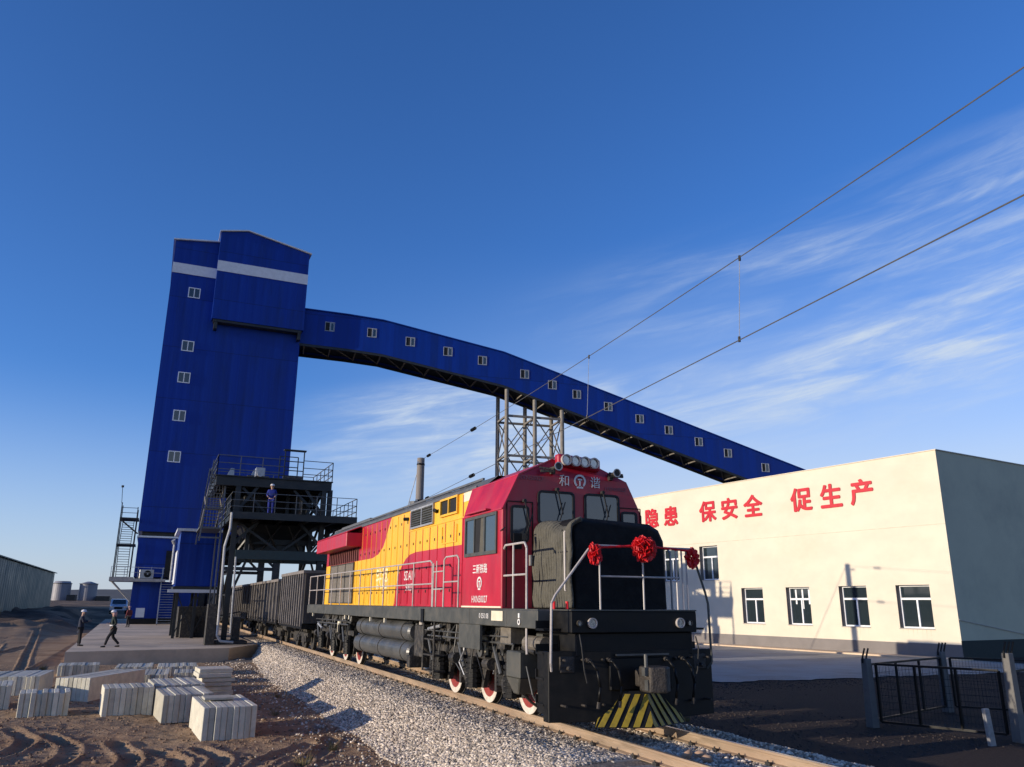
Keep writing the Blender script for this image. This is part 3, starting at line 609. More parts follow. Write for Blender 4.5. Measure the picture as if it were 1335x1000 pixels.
for x, s in ((4.15,1),(9.05,-1)):
    b.bar((x,48,7.0),(x+s*1.1,48,8.5),.16); b.bar((x,48,5.2),(x+s*1.3,48,6.5),.16)
b.bar((9.05,48,6.8),(9.05,54,8.6),.14); b.bar((9.05,54,6.8),(9.05,48,8.6),.14); b.bar((9.05,48,5.0),(10.7,48,6.45),.14); b.bar((4.15,48,.4),(4.15,54,4.4),.12); b.bar((4.15,54,.4),(4.15,48,4.4),.12)
b.bar((8.1,50,4.6),(8.7,50,8.5),.22); b.bar((8.7,52,3.6),(9.6,52,6.6),.14); b.bar((8.4,54,6.8),(9.05,54,8.5),.14)
b.parts('brace', M_steel, G)
M_beam = mat('green_black_beam', (0.018,0.034,0.034), 0.5, 0, 0.25)
b = MB(); b.box(4.3,10.4,47.7,48.2,4.35,4.85); b.box(4.3,10.4,50.7,51.2,4.3,4.8); b.parts('cross_beam', M_beam, G)
b = MB(); b.add([(4.6,48.6,6.4),(8.7,48.6,6.4),(8.7,53.5,6.4),(4.6,53.5,6.4),(5.6,49.6,4.9),(8.4,50,4.9),(8.4,52.5,4.9),(6.2,52.5,4.9)], [(3,2,1,0),(4,5,6,7),(0,1,5,4),(1,2,6,5),(2,3,7,6),(3,0,4,7)]); b.build('chute', M_steel, G)
b = MB(); b.box(4.8,6.1,50.5,53.0,6.85,8.3); b.box(6.6,7.4,52,53.4,6.85,8.1); b.tube((4.9,51.5,9.3),(6.2,51.5,9.3),.35,12); b.box(5.0,6.1,51,52.2,9.03,9.3); b.tube((7.0,51,9.4),(8.2,51,9.4),.32,12); b.box(6.9,8.4,50.6,51.5,9.03,9.2); b.parts('drive_machine', M_under, G)
b = MB()
for (xa,za),(xb,zb_) in (((4.2,6.5),(6.6,4.9)),((9.0,6.5),(6.9,4.9)),((4.2,2.2),(5.0,4.4)),((4.4,8.4),(5.9,6.9)),((7.3,8.4),(8.9,6.9)),((8.9,8.4),(8.1,6.9))): b.bar((xa,48.1,za),(xb,48.1,zb_),.13)
for y in (49.5,51.5,53): b.bar((9.05,y,4.8),(10.5,y,6.6),.11)
b.bar((4.2,54,6.5),(9.0,54,4.6),.14); b.bar((9.0,54,6.5),(4.2,54,4.6),.14); b.bar((8.6,49,4.6),(8.6,49,6.5),.2); b.bar((5.0,49,4.6),(5.0,49,6.5),.2)
b.parts('brace', M_steel, G)
for x, y in ((6.2,51.2),(8.0,51.6)): b = MB(); b.tube((x,y,6.9),(x,y,8.4),.42,16); b.build('silo_leg', M_steel, G)
for x in (5.6,7.3): 
    b = MB(); b.box(x-.1,x+.1,50.2,50.4,4.3,8.5); b.build('hanger', M_steel, G)
b = MB(); b.box(3.9,4.6,49,52,6.85,7.9); b.build('control_box', M_steel, G)
for xa in (4.6,5.9,7.2):
    b = MB(); b.bar((xa,48.5,6.4),(xa+.9,49.55,4.95),.09); b.bar((xa+.9,48.5,6.4),(xa,49.5,4.95),.09); b.parts('lattice_bar', M_steel, G)
for z in (1.2,2.4,3.6):
    b = MB(); b.bar((4.15,48.1,z),(4.15,53.9,z),.08); b.bar((3.5,47.9,z),(4.9,47.9,z+.3),.07); b.parts('cable_tray', M_steel, G)
b = MB(); b.box(4.2,8.9,53.0,53.6,6.85,8.4); b.build('rear_screen', M_steel, G)
b = MB(); b.box(5.2,8.3,49.5,52.8,4.85,5.3); b.box(4.6,9.0,49.3,49.5,5.3,5.6); b.build('weigh_frame', M_steel, G)
b = MB(); b.bar((9.05,48,4.6),(9.9,48,0.6),.12); b.bar((10.1,51.5,6.4),(9.2,51.5,2.2),.12); b.bar((9.05,54,6.4),(10.4,54,2.2),.12); b.parts('brace', M_steel, G)
b = MB(); b.box(5.0,5.5,47.6,48.2,9.05,9.55); b.tube((5.25,47.6,9.2),(5.25,47.45,9.2),.2,10); b.build('flood_lamp', M_galv, G)
for k, x in enumerate((3.5,4.9)):
    b = MB(); b.add([(x,52,9.02),(x+.7,52,9.02),(x+.7,52.6,9.02),(x,52.6,9.02),(x+.45,52.1,10.1),(x+.65,52.1,10.1),(x+.65,52.4,10.1),(x+.45,52.4,10.1)], [(0,1,5,4),(1,2,6,5),(2,3,7,6),(3,0,4,7),(4,5,6,7)]); b.build('hopper_cover', M_galv, G)
b = MB(); b.path([(3.78,46.2,6.75),(3.78,46.2,5.9),(3.58,46.2,4.9),(3.62,46.2,3.0),(3.66,46.2,.3),(3.85,46.2,.02),(4.5,46.2,-.05)], .065, 8); b.build('drain_pipe', mat('dull_white_pipe',(0.42,0.42,0.41),.5), G)
b = MB(); b.path([(4.25,46.6,4.4),(4.3,46.6,2.6),(4.35,46.6,.4)], .05, 8); b.build('grey_pipe', M_galv, G)
b = MB(); b.box(3.1,3.6,46.8,47.6,-.2,1.9); b.box(4.5,4.9,47.3,48,-.2,1.2); b.box(3.4,5.3,47,49,-.2,-.02); b.parts('electric_cabinet', M_under, G, bevel=.02)
# zigzag access stair on the left of the gantry
S3 = thing('access_stair', 'steep tan and black lattice stair climbing the left side of the gantry', 'stair', (2.9,50,-.2))
b = MB()
for y in (48.2,51.5):
    b.bar((2.35,y,5.3),(2.7,y,9.9),.07); b.bar((3.45,y,-.2),(3.45,y,9.0),.08)
b.bar((2.3,48.2,5.5),(3.45,48.2,5.5),.08); b.bar((2.45,48.2,7.2),(3.45,48.2,7.2),.08); b.box(2.3,3.5,48.2,51.5,6.0,6.08)
b.build('stair_frame', M_grail, S3)
for k in range(3):
    b = MB(); z0 = 6.1+k*1.0; xa = 2.45+.1*k
    for j in range(7): t = j/6; b.box(xa, xa+.85, 48.3+(t if k%2 else 1-t)*2.6, 48.5+(t if k%2 else 1-t)*2.6, z0+t*.95, z0+t*.95+.04)
    b.bar((xa,48.3,z0+(0 if k%2 else .95)),(xa,50.9,z0+(.95 if k%2 else 0)),.05,.16); b.bar((xa+.85,48.3,z0+(0 if k%2 else .95)),(xa+.85,50.9,z0+(.95 if k%2 else 0)),.05,.16)
    for j in range(6): b.bar((xa+.02+.16*j,48.22,z0),(xa+.02+.16*j,48.22,z0+.9),.035)
    b.build('flight', M_steel_t, S3)

# ------------------------------------------------------------------ inclined conveyor gallery
GA = R(-7.5); gd = Vector((math.cos(GA), math.sin(GA), 0)); gn = Vector((-gd.y, gd.x, 0)); G0 = Vector((12.9, 90, 0)); GW = 4.6
def gp(s, z, off=0.0): return tuple(G0+gd*s+gn*off+Vector((0,0,z)))
TOP = [(-0.05,35.32),(5.5,35.15),(9.6,34.9),(24.8,32.33),(31.2,30.45),(67,19.85),(92,12.45)]
HGT = 4.2
def topz(s): return float(np.interp(s, [t[0] for t in TOP], [t[1] for t in TOP]))
CG = thing('conveyor_gallery', 'long blue enclosed conveyor gallery sloping down from the tower to behind the cream building', 'conveyor gallery', gp(40,0))
b = MB(); fl = MB(); rf = MB()
for (s0_,z0_),(s1_,z1_) in zip(TOP[:-1],TOP[1:]):
    b.slab([gp(s0_,z0_),gp(s1_,z1_),gp(s1_,z1_-HGT),gp(s0_,z0_-HGT)], tuple(gn*.12)); b.slab([gp(s0_,z0_,GW),gp(s1_,z1_,GW),gp(s1_,z1_-HGT,GW),gp(s0_,z0_-HGT,GW)], tuple(gn*.12))
    rf.slab([gp(s0_,z0_+.02,-.15),gp(s1_,z1_+.02,-.15),gp(s1_,z1_+.02,GW+.25),gp(s0_,z0_+.02,GW+.25)], (0,0,.12))
    fl.slab([gp(s0_,z0_-HGT+.35,.13),gp(s1_,z1_-HGT+.35,.13),gp(s1_,z1_-HGT+.35,GW-.01),gp(s0_,z0_-HGT+.35,GW-.01)], (0,0,.12))
b.build('side_cladding', M_blue_g, CG); rf.build('roof', M_blue_g, CG); fl.build('floor', M_steel, CG)
M_gwin = mat('dull_window_frame', (0.34,0.36,0.38), 0.5)
def half_window(org):
    c = Vector(org); n = -gn; up = Vector((0,0,1)); fr = MB()
    def ob(cx, cz, hw, hh, d=.05): fr.obox(c+gd*cx+up*cz+n*(d/2), gd*hw, up*hh, n*(d/2))
    ob(0,.54,.56,.035); ob(0,-.54,.56,.035); ob(-.53,0,.03,.505); ob(.53,0,.03,.505); ob(.02,0,.045,.505); ob(.27,.0,.2,.505,.02)
    f = fr.build('window', M_gwin, CG)
    g = MB(); g.obox(c+gd*.28+n*.026, gd*.13, up*.42, n*.004); g.build('pane', M_glass, f)
    g = MB(); g.obox(c+gd*-.26+n*.01, gd*.23, up*.5, n*.008); g.build('open_pane', M_dark, f)
    return f
for s in (3.34,8.31,12.97,17.65,22.04,27.54,31.21,34.5,38.79,43.16,47.26,51.55,55.8,61.36):
    z = topz(s)-1.75; sl_ = Vector(gd)
    f = half_window(gp(s,z,-.002))
un = MB(); k = 0; s = 0.6
while s < 90:
    z = topz(s)-HGT+.1; z2 = topz(s+1.5)-HGT+.1; z3 = topz(s+3.0)-HGT+.1
    un.bar(gp(s,z,.1), gp(s,z,GW-.1), .16)
    if s < 33: un.bar(gp(s,z,.1), gp(s+3,z3,GW-.1), .10)
    else: un.bar(gp(s,z,.1), gp(s+3,z3,GW-.1), .12)
    s += 3.0
un.build('floor_bracing', M_steel_t, CG)
ch = MB()
for (s0_,z0_),(s1_,z1_) in zip(TOP[:-1],TOP[1:]):
    for off in (.0,GW-.2): ch.slab([gp(s0_,z0_-HGT-.02,off),gp(s1_,z1_-HGT-.02,off),gp(s1_,z1_-HGT-.3,off),gp(s0_,z0_-HGT-.3,off)], tuple(gn*.2))
ch.build('bottom_chord', M_steel, CG)

TR = thing('gallery_trestle', 'pale braced steel trestle of six columns holding up the bend of the conveyor gallery', 'trestle', gp(29,-.75,2.3))
ss = (25.3, 28.95, 32.55)
for s in ss:
    for off in (.25, GW-.25): b = MB(); zt = topz(s)-HGT-.3; b.tube(gp(s,-.75,off), gp(s,zt,off), .26, 10); b.build('column', M_steel_t, TR)
b = MB()
for z in (24.35,19.4,14.4,9.4,4.4):
    for off in (.25,GW-.25): b.bar(gp(ss[0],z,off), gp(ss[2],z,off), .26)
    for s in ss: b.bar(gp(s,z,.25), gp(s,z,GW-.25), .22)
b.parts('crosspiece', M_steel_t, TR)
b = MB()
for z in (24.35,19.4,14.4,9.4):
    for off in (.25,GW-.25):
        for sa, sb in ((ss[0],ss[1]),(ss[1],ss[2])): b.bar(gp(sa,z,off),gp(sb,z-5,off),.12); b.bar(gp(sb,z,off),gp(sa,z-5,off),.12)
    for s in (ss[0],ss[2]): b.bar(gp(s,z,.25),gp(s,z-5,GW-.25),.12); b.bar(gp(s,z,GW-.25),gp(s,z-5,.25),.12)
b.parts('brace', M_steel_t, TR)

# ------------------------------------------------------------------ cream building with the red slogan
BL = thing('cream_building', 'large flat roofed cream building with red slogan characters over small windows', 'building', (*fp(30,-10),-.75))
fd3 = Vector((fdv[0],fdv[1],0)); rt = -fd3; nrm = Vector((-fdv[1],fdv[0],0))      # nrm faces the track
def F3(s, z, off=0.0): return Vector((40.53,31.04,0))+fd3*s+nrm*off+Vector((0,0,z))
wins = [(1.42,3.49,.82,3.22,0),(5.42,7.36,.82,3.22,0),(9.57,11.46,.82,3.2,1),(13.44,15.36,.82,3.2,0),(17.42,19.28,3.82,6.3,0),(21.6,23.5,3.82,6.3,0),(26,27.9,3.82,6.3,0),(30.4,32.3,3.82,6.3,0)]
LEN, HT = 62.0, 10.72
sb = sorted({0.0, LEN}|{w[0] for w in wins}|{w[1] for w in wins}); zb = sorted({-.75, HT}|{w[2] for w in wins}|{w[3] for w in wins})
w_ = MB()
for i in range(len(sb)-1):
    for j in range(len(zb)-1):
        cs = (sb[i]+sb[i+1])/2; cz = (zb[j]+zb[j+1])/2
        if any(a < cs < b_ and c_ < cz < d_ for a,b_,c_,d_,_ in wins): continue
        w_.poly([F3(sb[i],zb[j]),F3(sb[i+1],zb[j]),F3(sb[i+1],zb[j+1]),F3(sb[i],zb[j+1])])
for a,b_,c_,d_,_ in wins:
    D = -.42
    for p in ([(a,c_),(a,d_)],[(b_,c_),(b_,d_)],[(a,c_),(b_,c_)],[(a,d_),(b_,d_)]):
        (s0_,z0_),(s1_,z1_) = p; w_.poly([F3(s0_,z0_),F3(s1_,z1_),F3(s1_,z1_,D),F3(s0_,z0_,D)], 1)  # reveals take the plinth grey, painting in the shade on the jambs
wo_ = w_.build('wall', [M_wall, M_plinth], BL)
b = MB(); rt30 = 34.0
b.slab([F3(0,-.75,-.002),F3(0,HT,-.002),F3(0,HT,-rt30),F3(0,-.75,-rt30)], tuple(fd3*.3)); b.build('end_wall', M_wall_end, BL)
b = MB(); b.slab([F3(.3,HT-.3,-.3),F3(LEN,HT-.3,-.3),F3(LEN,HT-.3,-rt30),F3(.3,HT-.3,-rt30)], (0,0,.2)); b.slab([F3(LEN,-.75,0),F3(LEN,HT,0),F3(LEN,HT,-rt30),F3(LEN,-.75,-rt30)], tuple(fd3*-.3)); b.slab([F3(0.3,-.75,-rt30),F3(LEN,-.75,-rt30),F3(LEN,HT,-rt30),F3(.3,HT,-rt30)], tuple(nrm*.3)); b.build('roof', M_plinth, BL)
b = MB(); b.slab([F3(-.06,HT,.06),F3(LEN,HT,.06),F3(LEN,HT,-.3),F3(-.06,HT,-.3)], (0,0,.05)); b.slab([F3(-.06,HT,-.3),F3(.3,HT,-.3),F3(.3,HT,-rt30),F3(-.06,HT,-rt30)], (0,0,.05)); b.build('coping', M_wall, BL)
b = MB(); b.slab([F3(-.03,-.75,.03),F3(LEN,-.75,.03),F3(LEN,.03,.03),F3(-.03,.03,.03)], tuple(-nrm*.028)); b.build('plinth', M_plinth, BL)
b = MB(); b.slab([F3(-.03,-.75,.03),F3(-.03,.25,.03),F3(-.03,.25,-rt30),F3(-.03,-.75,-rt30)], tuple(fd3*.028)); b.build('plinth', mat('dark_plinth',(0.03,0.04,0.035),.9), BL)
for a,b_,c_,d_,curt in wins:
    fr = MB(); t = .085; zt = c_+(d_-c_)*.68
    def bx_(s0_,s1_,z0_,z1_,o0=-.41,o1=-.32): fr.slab([F3(s0_,z0_,o0),F3(s1_,z0_,o0),F3(s1_,z1_,o0),F3(s0_,z1_,o0)], tuple(nrm*(o1-o0)))
    bx_(a,b_,c_,c_+t); bx_(a,b_,d_-t,d_); bx_(a,a+t,c_+t,d_-t); bx_(b_-t,b_,c_+t,d_-t); bx_(a+t,b_-t,zt-t*.7,zt+t*.7); mm = (a+b_)/2; bx_(mm-t*.6,mm+t*.6,c_+t,zt-t*.7)
    f = fr.build('window', M_pvc, BL)
    g = MB(); g.poly([F3(a+.01,c_+.01,-.39),F3(b_-.01,c_+.01,-.39),F3(b_-.01,d_-.01,-.39),F3(a+.01,d_-.01,-.39)]); g.build('pane', M_glass, f)
    sl2 = MB(); sl2.slab([F3(a-.04,c_-.05,.04),F3(b_+.04,c_-.05,.04),F3(b_+.04,c_-.05,-.005),F3(a-.04,c_-.05,-.005)], (0,0,.046)); sl2.build('sill', M_conc, f)
    if curt:
        cu = MB()
        for k in range(3): s_ = a+.3+k*.52; cu.slab([F3(s_,c_+1.3-.3*(k%2),-.388),F3(s_+.12,c_+1.3-.3*(k%2),-.388),F3(s_+.12,d_-.15,-.388),F3(s_,d_-.15,-.388)], tuple(nrm*.004))
        cu.build('curtain', M_pvc, f)
for ch_, s in (('患',22.2),('保',18.15),('安',15.95),('全',13.72),('促',9.55),('生',7.22),('产',5.0)):
    text_obj('character', ch_, M_sign, F3(s,8.87,.03), rt, (0,0,1), 1.62, .03, BL, bold=.05, xs=1.06)
text_obj('character', '隐', M_sign, F3(24.45,8.87,.03), rt, (0,0,1), 1.62, .03, BL, bold=.05, xs=1.06)
b = MB(); b.slab([F3(0,6.52,.004),F3(LEN,6.52,.004),F3(LEN,6.545,.004),F3(0,6.545,.004)], tuple(nrm*-.003)); b.build('render_joint', M_plinth2 if False else mat('joint_line',(0.52,0.43,0.30),.9,0,.3,1.5), BL)
for s_ in (2.5,6.4,10.5,14.4):
    b = MB(); rs = random.Random(int(s_*10))
    for k in range(7):
        a_ = s_-.85+k*.27+rs.uniform(-.05,.05); l_ = rs.uniform(.15,.65); b.slab([F3(a_,.78,.003),F3(a_+rs.uniform(.02,.05),.78,.003),F3(a_+.02,.78-l_,.003)], tuple(nrm*-.002))
    b.build('rain_stain', mat('stain_%d'%int(s_*10),(0.60,0.52,0.38),.9), BL)
b = MB(); b.bar(F3(-.05,1.35,0),F3(-.06,.2,-9),.03); b.build('stay_wire', M_galv, BL)

# ------------------------------------------------------------------ catenary mast and wires
PO = thing('catenary_mast', 'round concrete overhead line mast standing beyond the locomotive', 'mast', (11.5,36.7,-.75))
MX, MY = 11.5, 36.7
b = MB(); b.tube((MX,MY,-.75),(MX,MY,8.85),.235,16,.18); b.build('shaft', M_plinth, PO)
for z in (8.5,6.75,6.5): b = MB(); b.tube((MX,MY,z),(MX,MY,z+.07),.20,14); b.build('clamp', M_black, PO)
for z in (8.55,6.75): b = MB(); b.bar((MX-.15,MY-.1,z),(MX-.3,MY-.5,z),.08); b.build('bracket', M_galv, PO)
b = MB(); b.tube((MX,MY+.2,8.6),(MX-.7,MY+6,-.7),.018,6); b.build('stay', M_galv, PO)
def wire(name, label, p0, p1, sag, ins, r=.009):
    T = thing(name, label, 'cable', p0, 'overhead wires'); p0 = Vector(p0); p1 = Vector(p1); pts = []
    for i in range(41): t = i/40; p = p0.lerp(p1, t); p.z -= sag*4*t*(1-t); pts.append(p)
    b = MB(); b.path(pts, r, 5); b.build('cable', M_wire, T)
    for t in ins:
        i = t*40; p = pts[int(i)].lerp(pts[int(i)+1], i-int(i)); d = (pts[int(i)+1]-pts[int(i)]).normalized(); b = MB()
        for k in range(7): b.tube(p+d*(k*.07), p+d*(k*.07+.045), .065, 10)
        b.build('insulator', M_black, T)
    return pts
A0 = (11.45,36.6,8.74); A1 = (7.8,4.3,7.52); B0 = (11.45,36.6,6.70); B1 = (7.8,4.5,6.14)
def ext(a, b, k): a = Vector(a); b = Vector(b); return tuple(b+(b-a)*k)
def lift(p, d): return (p[0], p[1], p[2]+d)
pa = wire('messenger_wire', 'upper of the two overhead wires running from the mast to the top right', A0, lift(ext(A0,A1,.5), .36*4/3), .36, (.035,.20))
pb = wire('contact_wire', 'lower of the two overhead wires running from the mast past the locomotive roof', B0, lift(ext(B0,B1,.5), .07), .05, (.035,.20), .010)
def at_y(pts, y):
    for a, b in zip(pts[:-1], pts[1:]):
        if b.y <= y <= a.y: return a.lerp(b, (a.y-y)/(a.y-b.y))
for y, lab in ((9.55,'thin vertical dropper between the two wires above the locomotive nose'),(15.9,'thin vertical dropper between the two wires in front of the gallery')):
    T = thing('dropper', lab, 'wire', tuple(at_y(pa,y)), 'droppers between the wires'); b = MB(); p, q_ = at_y(pa,y), at_y(pb,y+.15); b.tube(p,q_,.006,5); b.build('cable', M_galv, T)
    b = MB(); b.tube(p+Vector((0,0,.03)),p-Vector((0,0,.06)),.022,6); b.tube(q_+Vector((0,0,.06)),q_-Vector((0,0,.03)),.022,6); b.build('clip', M_black, T)

# ------------------------------------------------------------------ locomotive
XL, XR = 6.17, 9.39; C = 7.78
LO = thing('diesel_locomotive', 'red and yellow diesel locomotive with black quilted nose standing on the track', 'locomotive', (C, 23, 0))
def CRring(b, c, ax, s):       # railway emblem: open ring over a rail foot
    c = Vector(c); ax = Vector(ax); up = Vector((0,0,1)); w = up.cross(ax).normalized()
    b.ring(c+up*.05*s, ax, .30*s, .42*s, .012, 28, -142, 142)
    for dx0, dx1, z0, z1 in ((-.05,.05,-.30,.12),(-.15,.15,.10,.20),(-.22,.22,-.40,-.30),(-.11,.11,-.31,-.26)):
        b.obox(c+w*((dx0+dx1)/2*s)+up*((z0+z1)/2*s)+ax*.006, w*((dx1-dx0)/2*s), up*((z1-z0)/2*s), ax*.006)
# frame
b = MB(); b.box(XL,XR,12.72,34.6,1.62,1.93); b.build('frame', M_frame, LO, bevel=.012)
b = MB(); b.box(XL+.75,XR-.75,12.4,34.5,1.0,1.62); b.build('centre_sill', M_black, LO)  # black colour stands in for the shadowed void below the frame
b = MB(); b.box(XL-.02,XL+.03,15.3,16.5,1.15,1.62); b.box(XL-.004,XL,15.95,15.97,1.63,1.92); b.box(XL-.004,XL,14.02,14.04,1.63,1.92); b.parts('frame_gusset', M_frame, LO)
b = MB(); b.slab([(XL-.006,14.2,1.72),(XL-.006,14.75,1.72),(XL-.006,14.75,1.9),(XL-.006,14.2,1.9)],(-.004,0,0)); b.build('data_plate', M_cream, LO)
text_obj('frame_lettering', '0 050 08', M_text, (XL-.006,15.15,1.80), (0,-1,0), (0,0,1), .14, .003, LO)
b = MB(); b.ring((XL-.01,13.45,1.72),(-1,0,0),.03,.055,.01,12); b.box(XL-.02,XL,13.42,13.48,1.79,1.87); b.parts('jacking_mark', M_text, LO)
# deck skin on top of the frame (3 mm above)
b = MB(); b.box(XL+.02,XR-.02,12.74,34.58,1.93,1.945); b.box(6.47,9.0,12.06,12.72,1.93,1.945); b.build('deck_plate', M_frame, LO)
# front beam, plough, coupler
b = MB(); b.box(6.47,9.0,12.06,12.72,1.57,1.925); b.box(6.6,8.95,12.14,12.72,1.2,1.57); b.build('buffer_beam', M_black, LO, bevel=.015)
b = MB()
b.add([(XL-.03,12.25,.19),(7.2,12.05,.19),(8.36,12.05,.19),(XR+.03,12.25,.19),(XL-.03,12.25,1.28),(7.2,12.05,1.28),(8.36,12.05,1.28),(XR+.03,12.25,1.28),(XL-.03,12.45,.19),(XR+.03,12.45,.19),(XL-.03,12.45,1.28),(XR+.03,12.45,1.28)],
      [(0,1,5,4),(1,2,6,5),(2,3,7,6),(8,0,4,10),(3,9,11,7),(8,10,11,9),(4,5,6,7,11,10),(0,8,9,3,2,1)])
b.build('pilot_plate', M_black, LO, bevel=.01)
for sgn, x in ((-1,XL),(1,XR)):
    b = MB()
    for k, z in enumerate((.42,.82,1.22,1.6)): xo = x+sgn*(.03-.0*k); xa, xb = sorted((xo, xo-sgn*.42)); b.box(xa,xb,12.42,12.72,z,z+.035); b.box(xa,xb,12.71,12.74,z,z+.16)
    b.box(min(x,x-sgn*.02)-.01*0,max(x,x-sgn*.02),12.25,12.72,.3,1.27); b.build('side_steps', M_black, LO)
for x in (6.45,9.1):
    b = MB(); b.box(x-.13,x+.13,12.16,12.25,.95,1.2); b.tube((x,12.2,1.02),(x,12.08,1.02),.035,10); b.build('jacking_pad', M_coup, LO, bevel=.01)
b = MB(); b.box(C-.62,C+.62,12.0,12.06,.66,1.18); b.build('draft_pocket', M_black, LO, bevel=.02)
for x in (6.35,6.7,7.05,8.5,8.85,9.2):
    for z in (.45,1.15): b = MB(); b.tube((x,12.22 if abs(x-C)>.9 else 12.08,z),(x,12.02,z),.018,8); b.build('bolt', M_coup, LO)
b = MB(); b.path([(6.62,12.05,1.55),(6.62,11.98,1.35),(6.66,11.98,1.0),(6.72,12.0,.8)], .014, 6); b.build('jumper_cable', M_rubber, LO)
b = MB(); b.path([(8.95,12.05,1.5),(8.95,11.98,1.3),(8.9,11.97,.95),(8.82,12.0,.7)], .014, 6); b.build('jumper_cable', M_rubber, LO)
# V plough with hazard stripes
def plough_pt(u, v):   # u -1..1 , v 0 bottom..1 top
    w = .90-.16*v; return Vector((C+u*w, 11.72+.36*abs(u)+.16*v, .10+.52*v))
pl = MB()
for sg in (-1, 1):
    pl.poly([plough_pt(0,0),plough_pt(sg,0),plough_pt(sg,1),plough_pt(0,1)])
pl.build('snow_plough', M_black, LO)
for sg in (-1, 1):
    for k in range(6):
        ub = .04+.20*k; w_ = .105; sh = -.30
        q = [(ub,0.03),(ub+w_,0.03),(ub+w_+sh,.97),(ub+sh,.97)]
        # clip against the centre line
        out = []
        for i in range(4):
            (a0,b0),(a1,b1) = q[i],q[(i+1)%4]
            if a0 >= .0: out.append((a0,b0))
            if (a0 >= 0) != (a1 >= 0): t = a0/(a0-a1); out.append((0,b0+(b1-b0)*t))
        out = [(min(u_,.985),v_) for u_,v_ in out]
        if len(out) < 3: continue
        b = MB(); b.slab([plough_pt(sg*u_,v_)+Vector((0,-.012,.0)) for u_,v_ in out], (0,.006,0)); b.build('hazard_stripe', M_hy, LO)
b = MB(); b.slab([plough_pt(-1,1),plough_pt(0,1),plough_pt(1,1),(C+.8,12.3,.62),(C-.8,12.3,.62)], (0,0,.03)); b.build('plough_top', M_black, LO)
b = MB(); b.box(C-.14,C+.14,11.75,12.3,.72,1.0); b.add([(C-.2,11.45,.66),(C+.05,11.35,.66),(C+.22,11.5,.66),(C+.2,11.8,.66),(C-.2,11.8,.66)]+[(C-.2,11.45,1.06),(C+.05,11.35,1.06),(C+.22,11.5,1.06),(C+.2,11.8,1.06),(C-.2,11.8,1.06)], [(4,3,2,1,0),(5,6,7,8,9)]+[(i,(i+1)%5,5+(i+1)%5,5+i) for i in range(5)])
b.build('coupler', M_coup, LO, bevel=.03, seg=2)
b = MB(); b.tube((C-.18,11.6,.9),(C-.18,11.6,1.25),.03); b.bar((C-.5,12.0,1.22),(C+.55,12.0,1.22),.03); b.box(C-.27,C-.17,11.5,11.6,.92,1.05); b.box(C-.22,C-.14,11.5,11.6,.7,.86); b.build('uncoupling_rod', M_tank, LO)
for x in (6.75,7.15,8.25,8.6):
    b = MB(); b.path([(x,12.04,1.15),(x+.01,11.9,1.12),(x+.06,11.82,1.0),(x+.11,11.82,.75),(x+.10,11.86,.52)], .022, 7); h = b.build('brake_hose', M_black, LO, smooth=True)
    b = MB(); b.tube((x,12.06,1.15),(x,11.95,1.14),.035,8); b.tube((x+.10,11.86,.52),(x+.09,11.87,.42),.03,8); b.build('hose_fitting', M_coup, h)
for x, r in ((6.86,.085),(6.62,.05),(8.63,.085),(8.83,.05)):
    b = MB(); b.ring((x,12.06,1.73),(0,-1,0),r*.78,r,.05,20); f = b.build('marker_lamp', M_rail_w if r>.06 else M_under, LO)
    b = MB(); b.tube((x,12.055,1.73),(x,12.03,1.73),r*.78,18); b.build('lens', M_lamp, f)
b = MB(); b.box(6.47,9.0,12.05,12.07,1.926,1.95); b.build('beam_edge', M_frame, LO)
# small red boxes on deck
for x in (6.5,6.76): b = MB(); b.tube((x,12.74,1.95),(x,12.74,2.08),.03,8); b.build('red_valve', M_ribbon, LO)

# nose
b = MB(); x0,x1,y0_,y1_ = 6.94,8.98,12.86,14.3
prof = [(x0,1.95),(x0,3.38),(x0+.06,3.50),(x0+.2,3.58),(x1-.3,3.52),(x1-.1,3.42),(x1,3.22),(x1+.02,1.95)]
n = len(prof)
ringA = [(x,y0_+.10,z) for x,z in prof]; ringB = [(x,y1_,z) for x,z in prof]; fr_ = [((x-7.95)*.93+7.95, y0_, 1.95+(z-1.95)*.95) for x,z in prof]
b.add(ringA+ringB+fr_, [(i,i+1,n+i+1,n+i) for i in range(n-1)]+[(2*n+i,2*n+i+1,i+1,i) for i in range(n-1)]+[tuple(range(2*n,3*n))])
b.build('nose', M_quilt_b, LO, bevel=.03, seg=2)
# cab
cp = [(XL,1.95),(XL,3.83),(6.52,4.53),(7.36,4.92),(8.20,4.92),(9.04,4.53),(XR,3.83),(XR,1.95)]
FY = {0:14.28,1:14.28,2:14.28,3:14.42,4:14.42,5:14.28,6:14.28,7:14.28}
b = MB(); n = 8; y1_ = {0:16.45,1:16.45,2:16.85,3:17.3,4:17.3,5:16.85,6:16.45,7:16.45}
b.add([(x,FY[i],z) for i,(x,z) in enumerate(cp)]+[(x,y1_[i],z) for i,(x,z) in enumerate(cp)], [(i,i+1,n+i+1,n+i) for i in range(n-1)]+[(0,7,6,1),(1,6,5,2),(2,5,4,3),(8,9,14,15),(9,10,13,14),(10,11,12,13)])
b.build('cab', M_red, LO, bevel=.02, seg=2)
b = MB()
for i in (1,2):
    (xa,za),(xb,zb_) = cp[i],cp[i+1]; b.bar((xa,FY[i]-.01,za),(xb,FY[i+1]-.01,zb_),.03)
b.bar((XL-.008,14.27,3.83),(XL-.008,16.45,3.83),.025); b.bar((6.52,14.27,4.53),(6.52,16.85,4.53),.02)
b.build('cab_seam', M_red, LO)
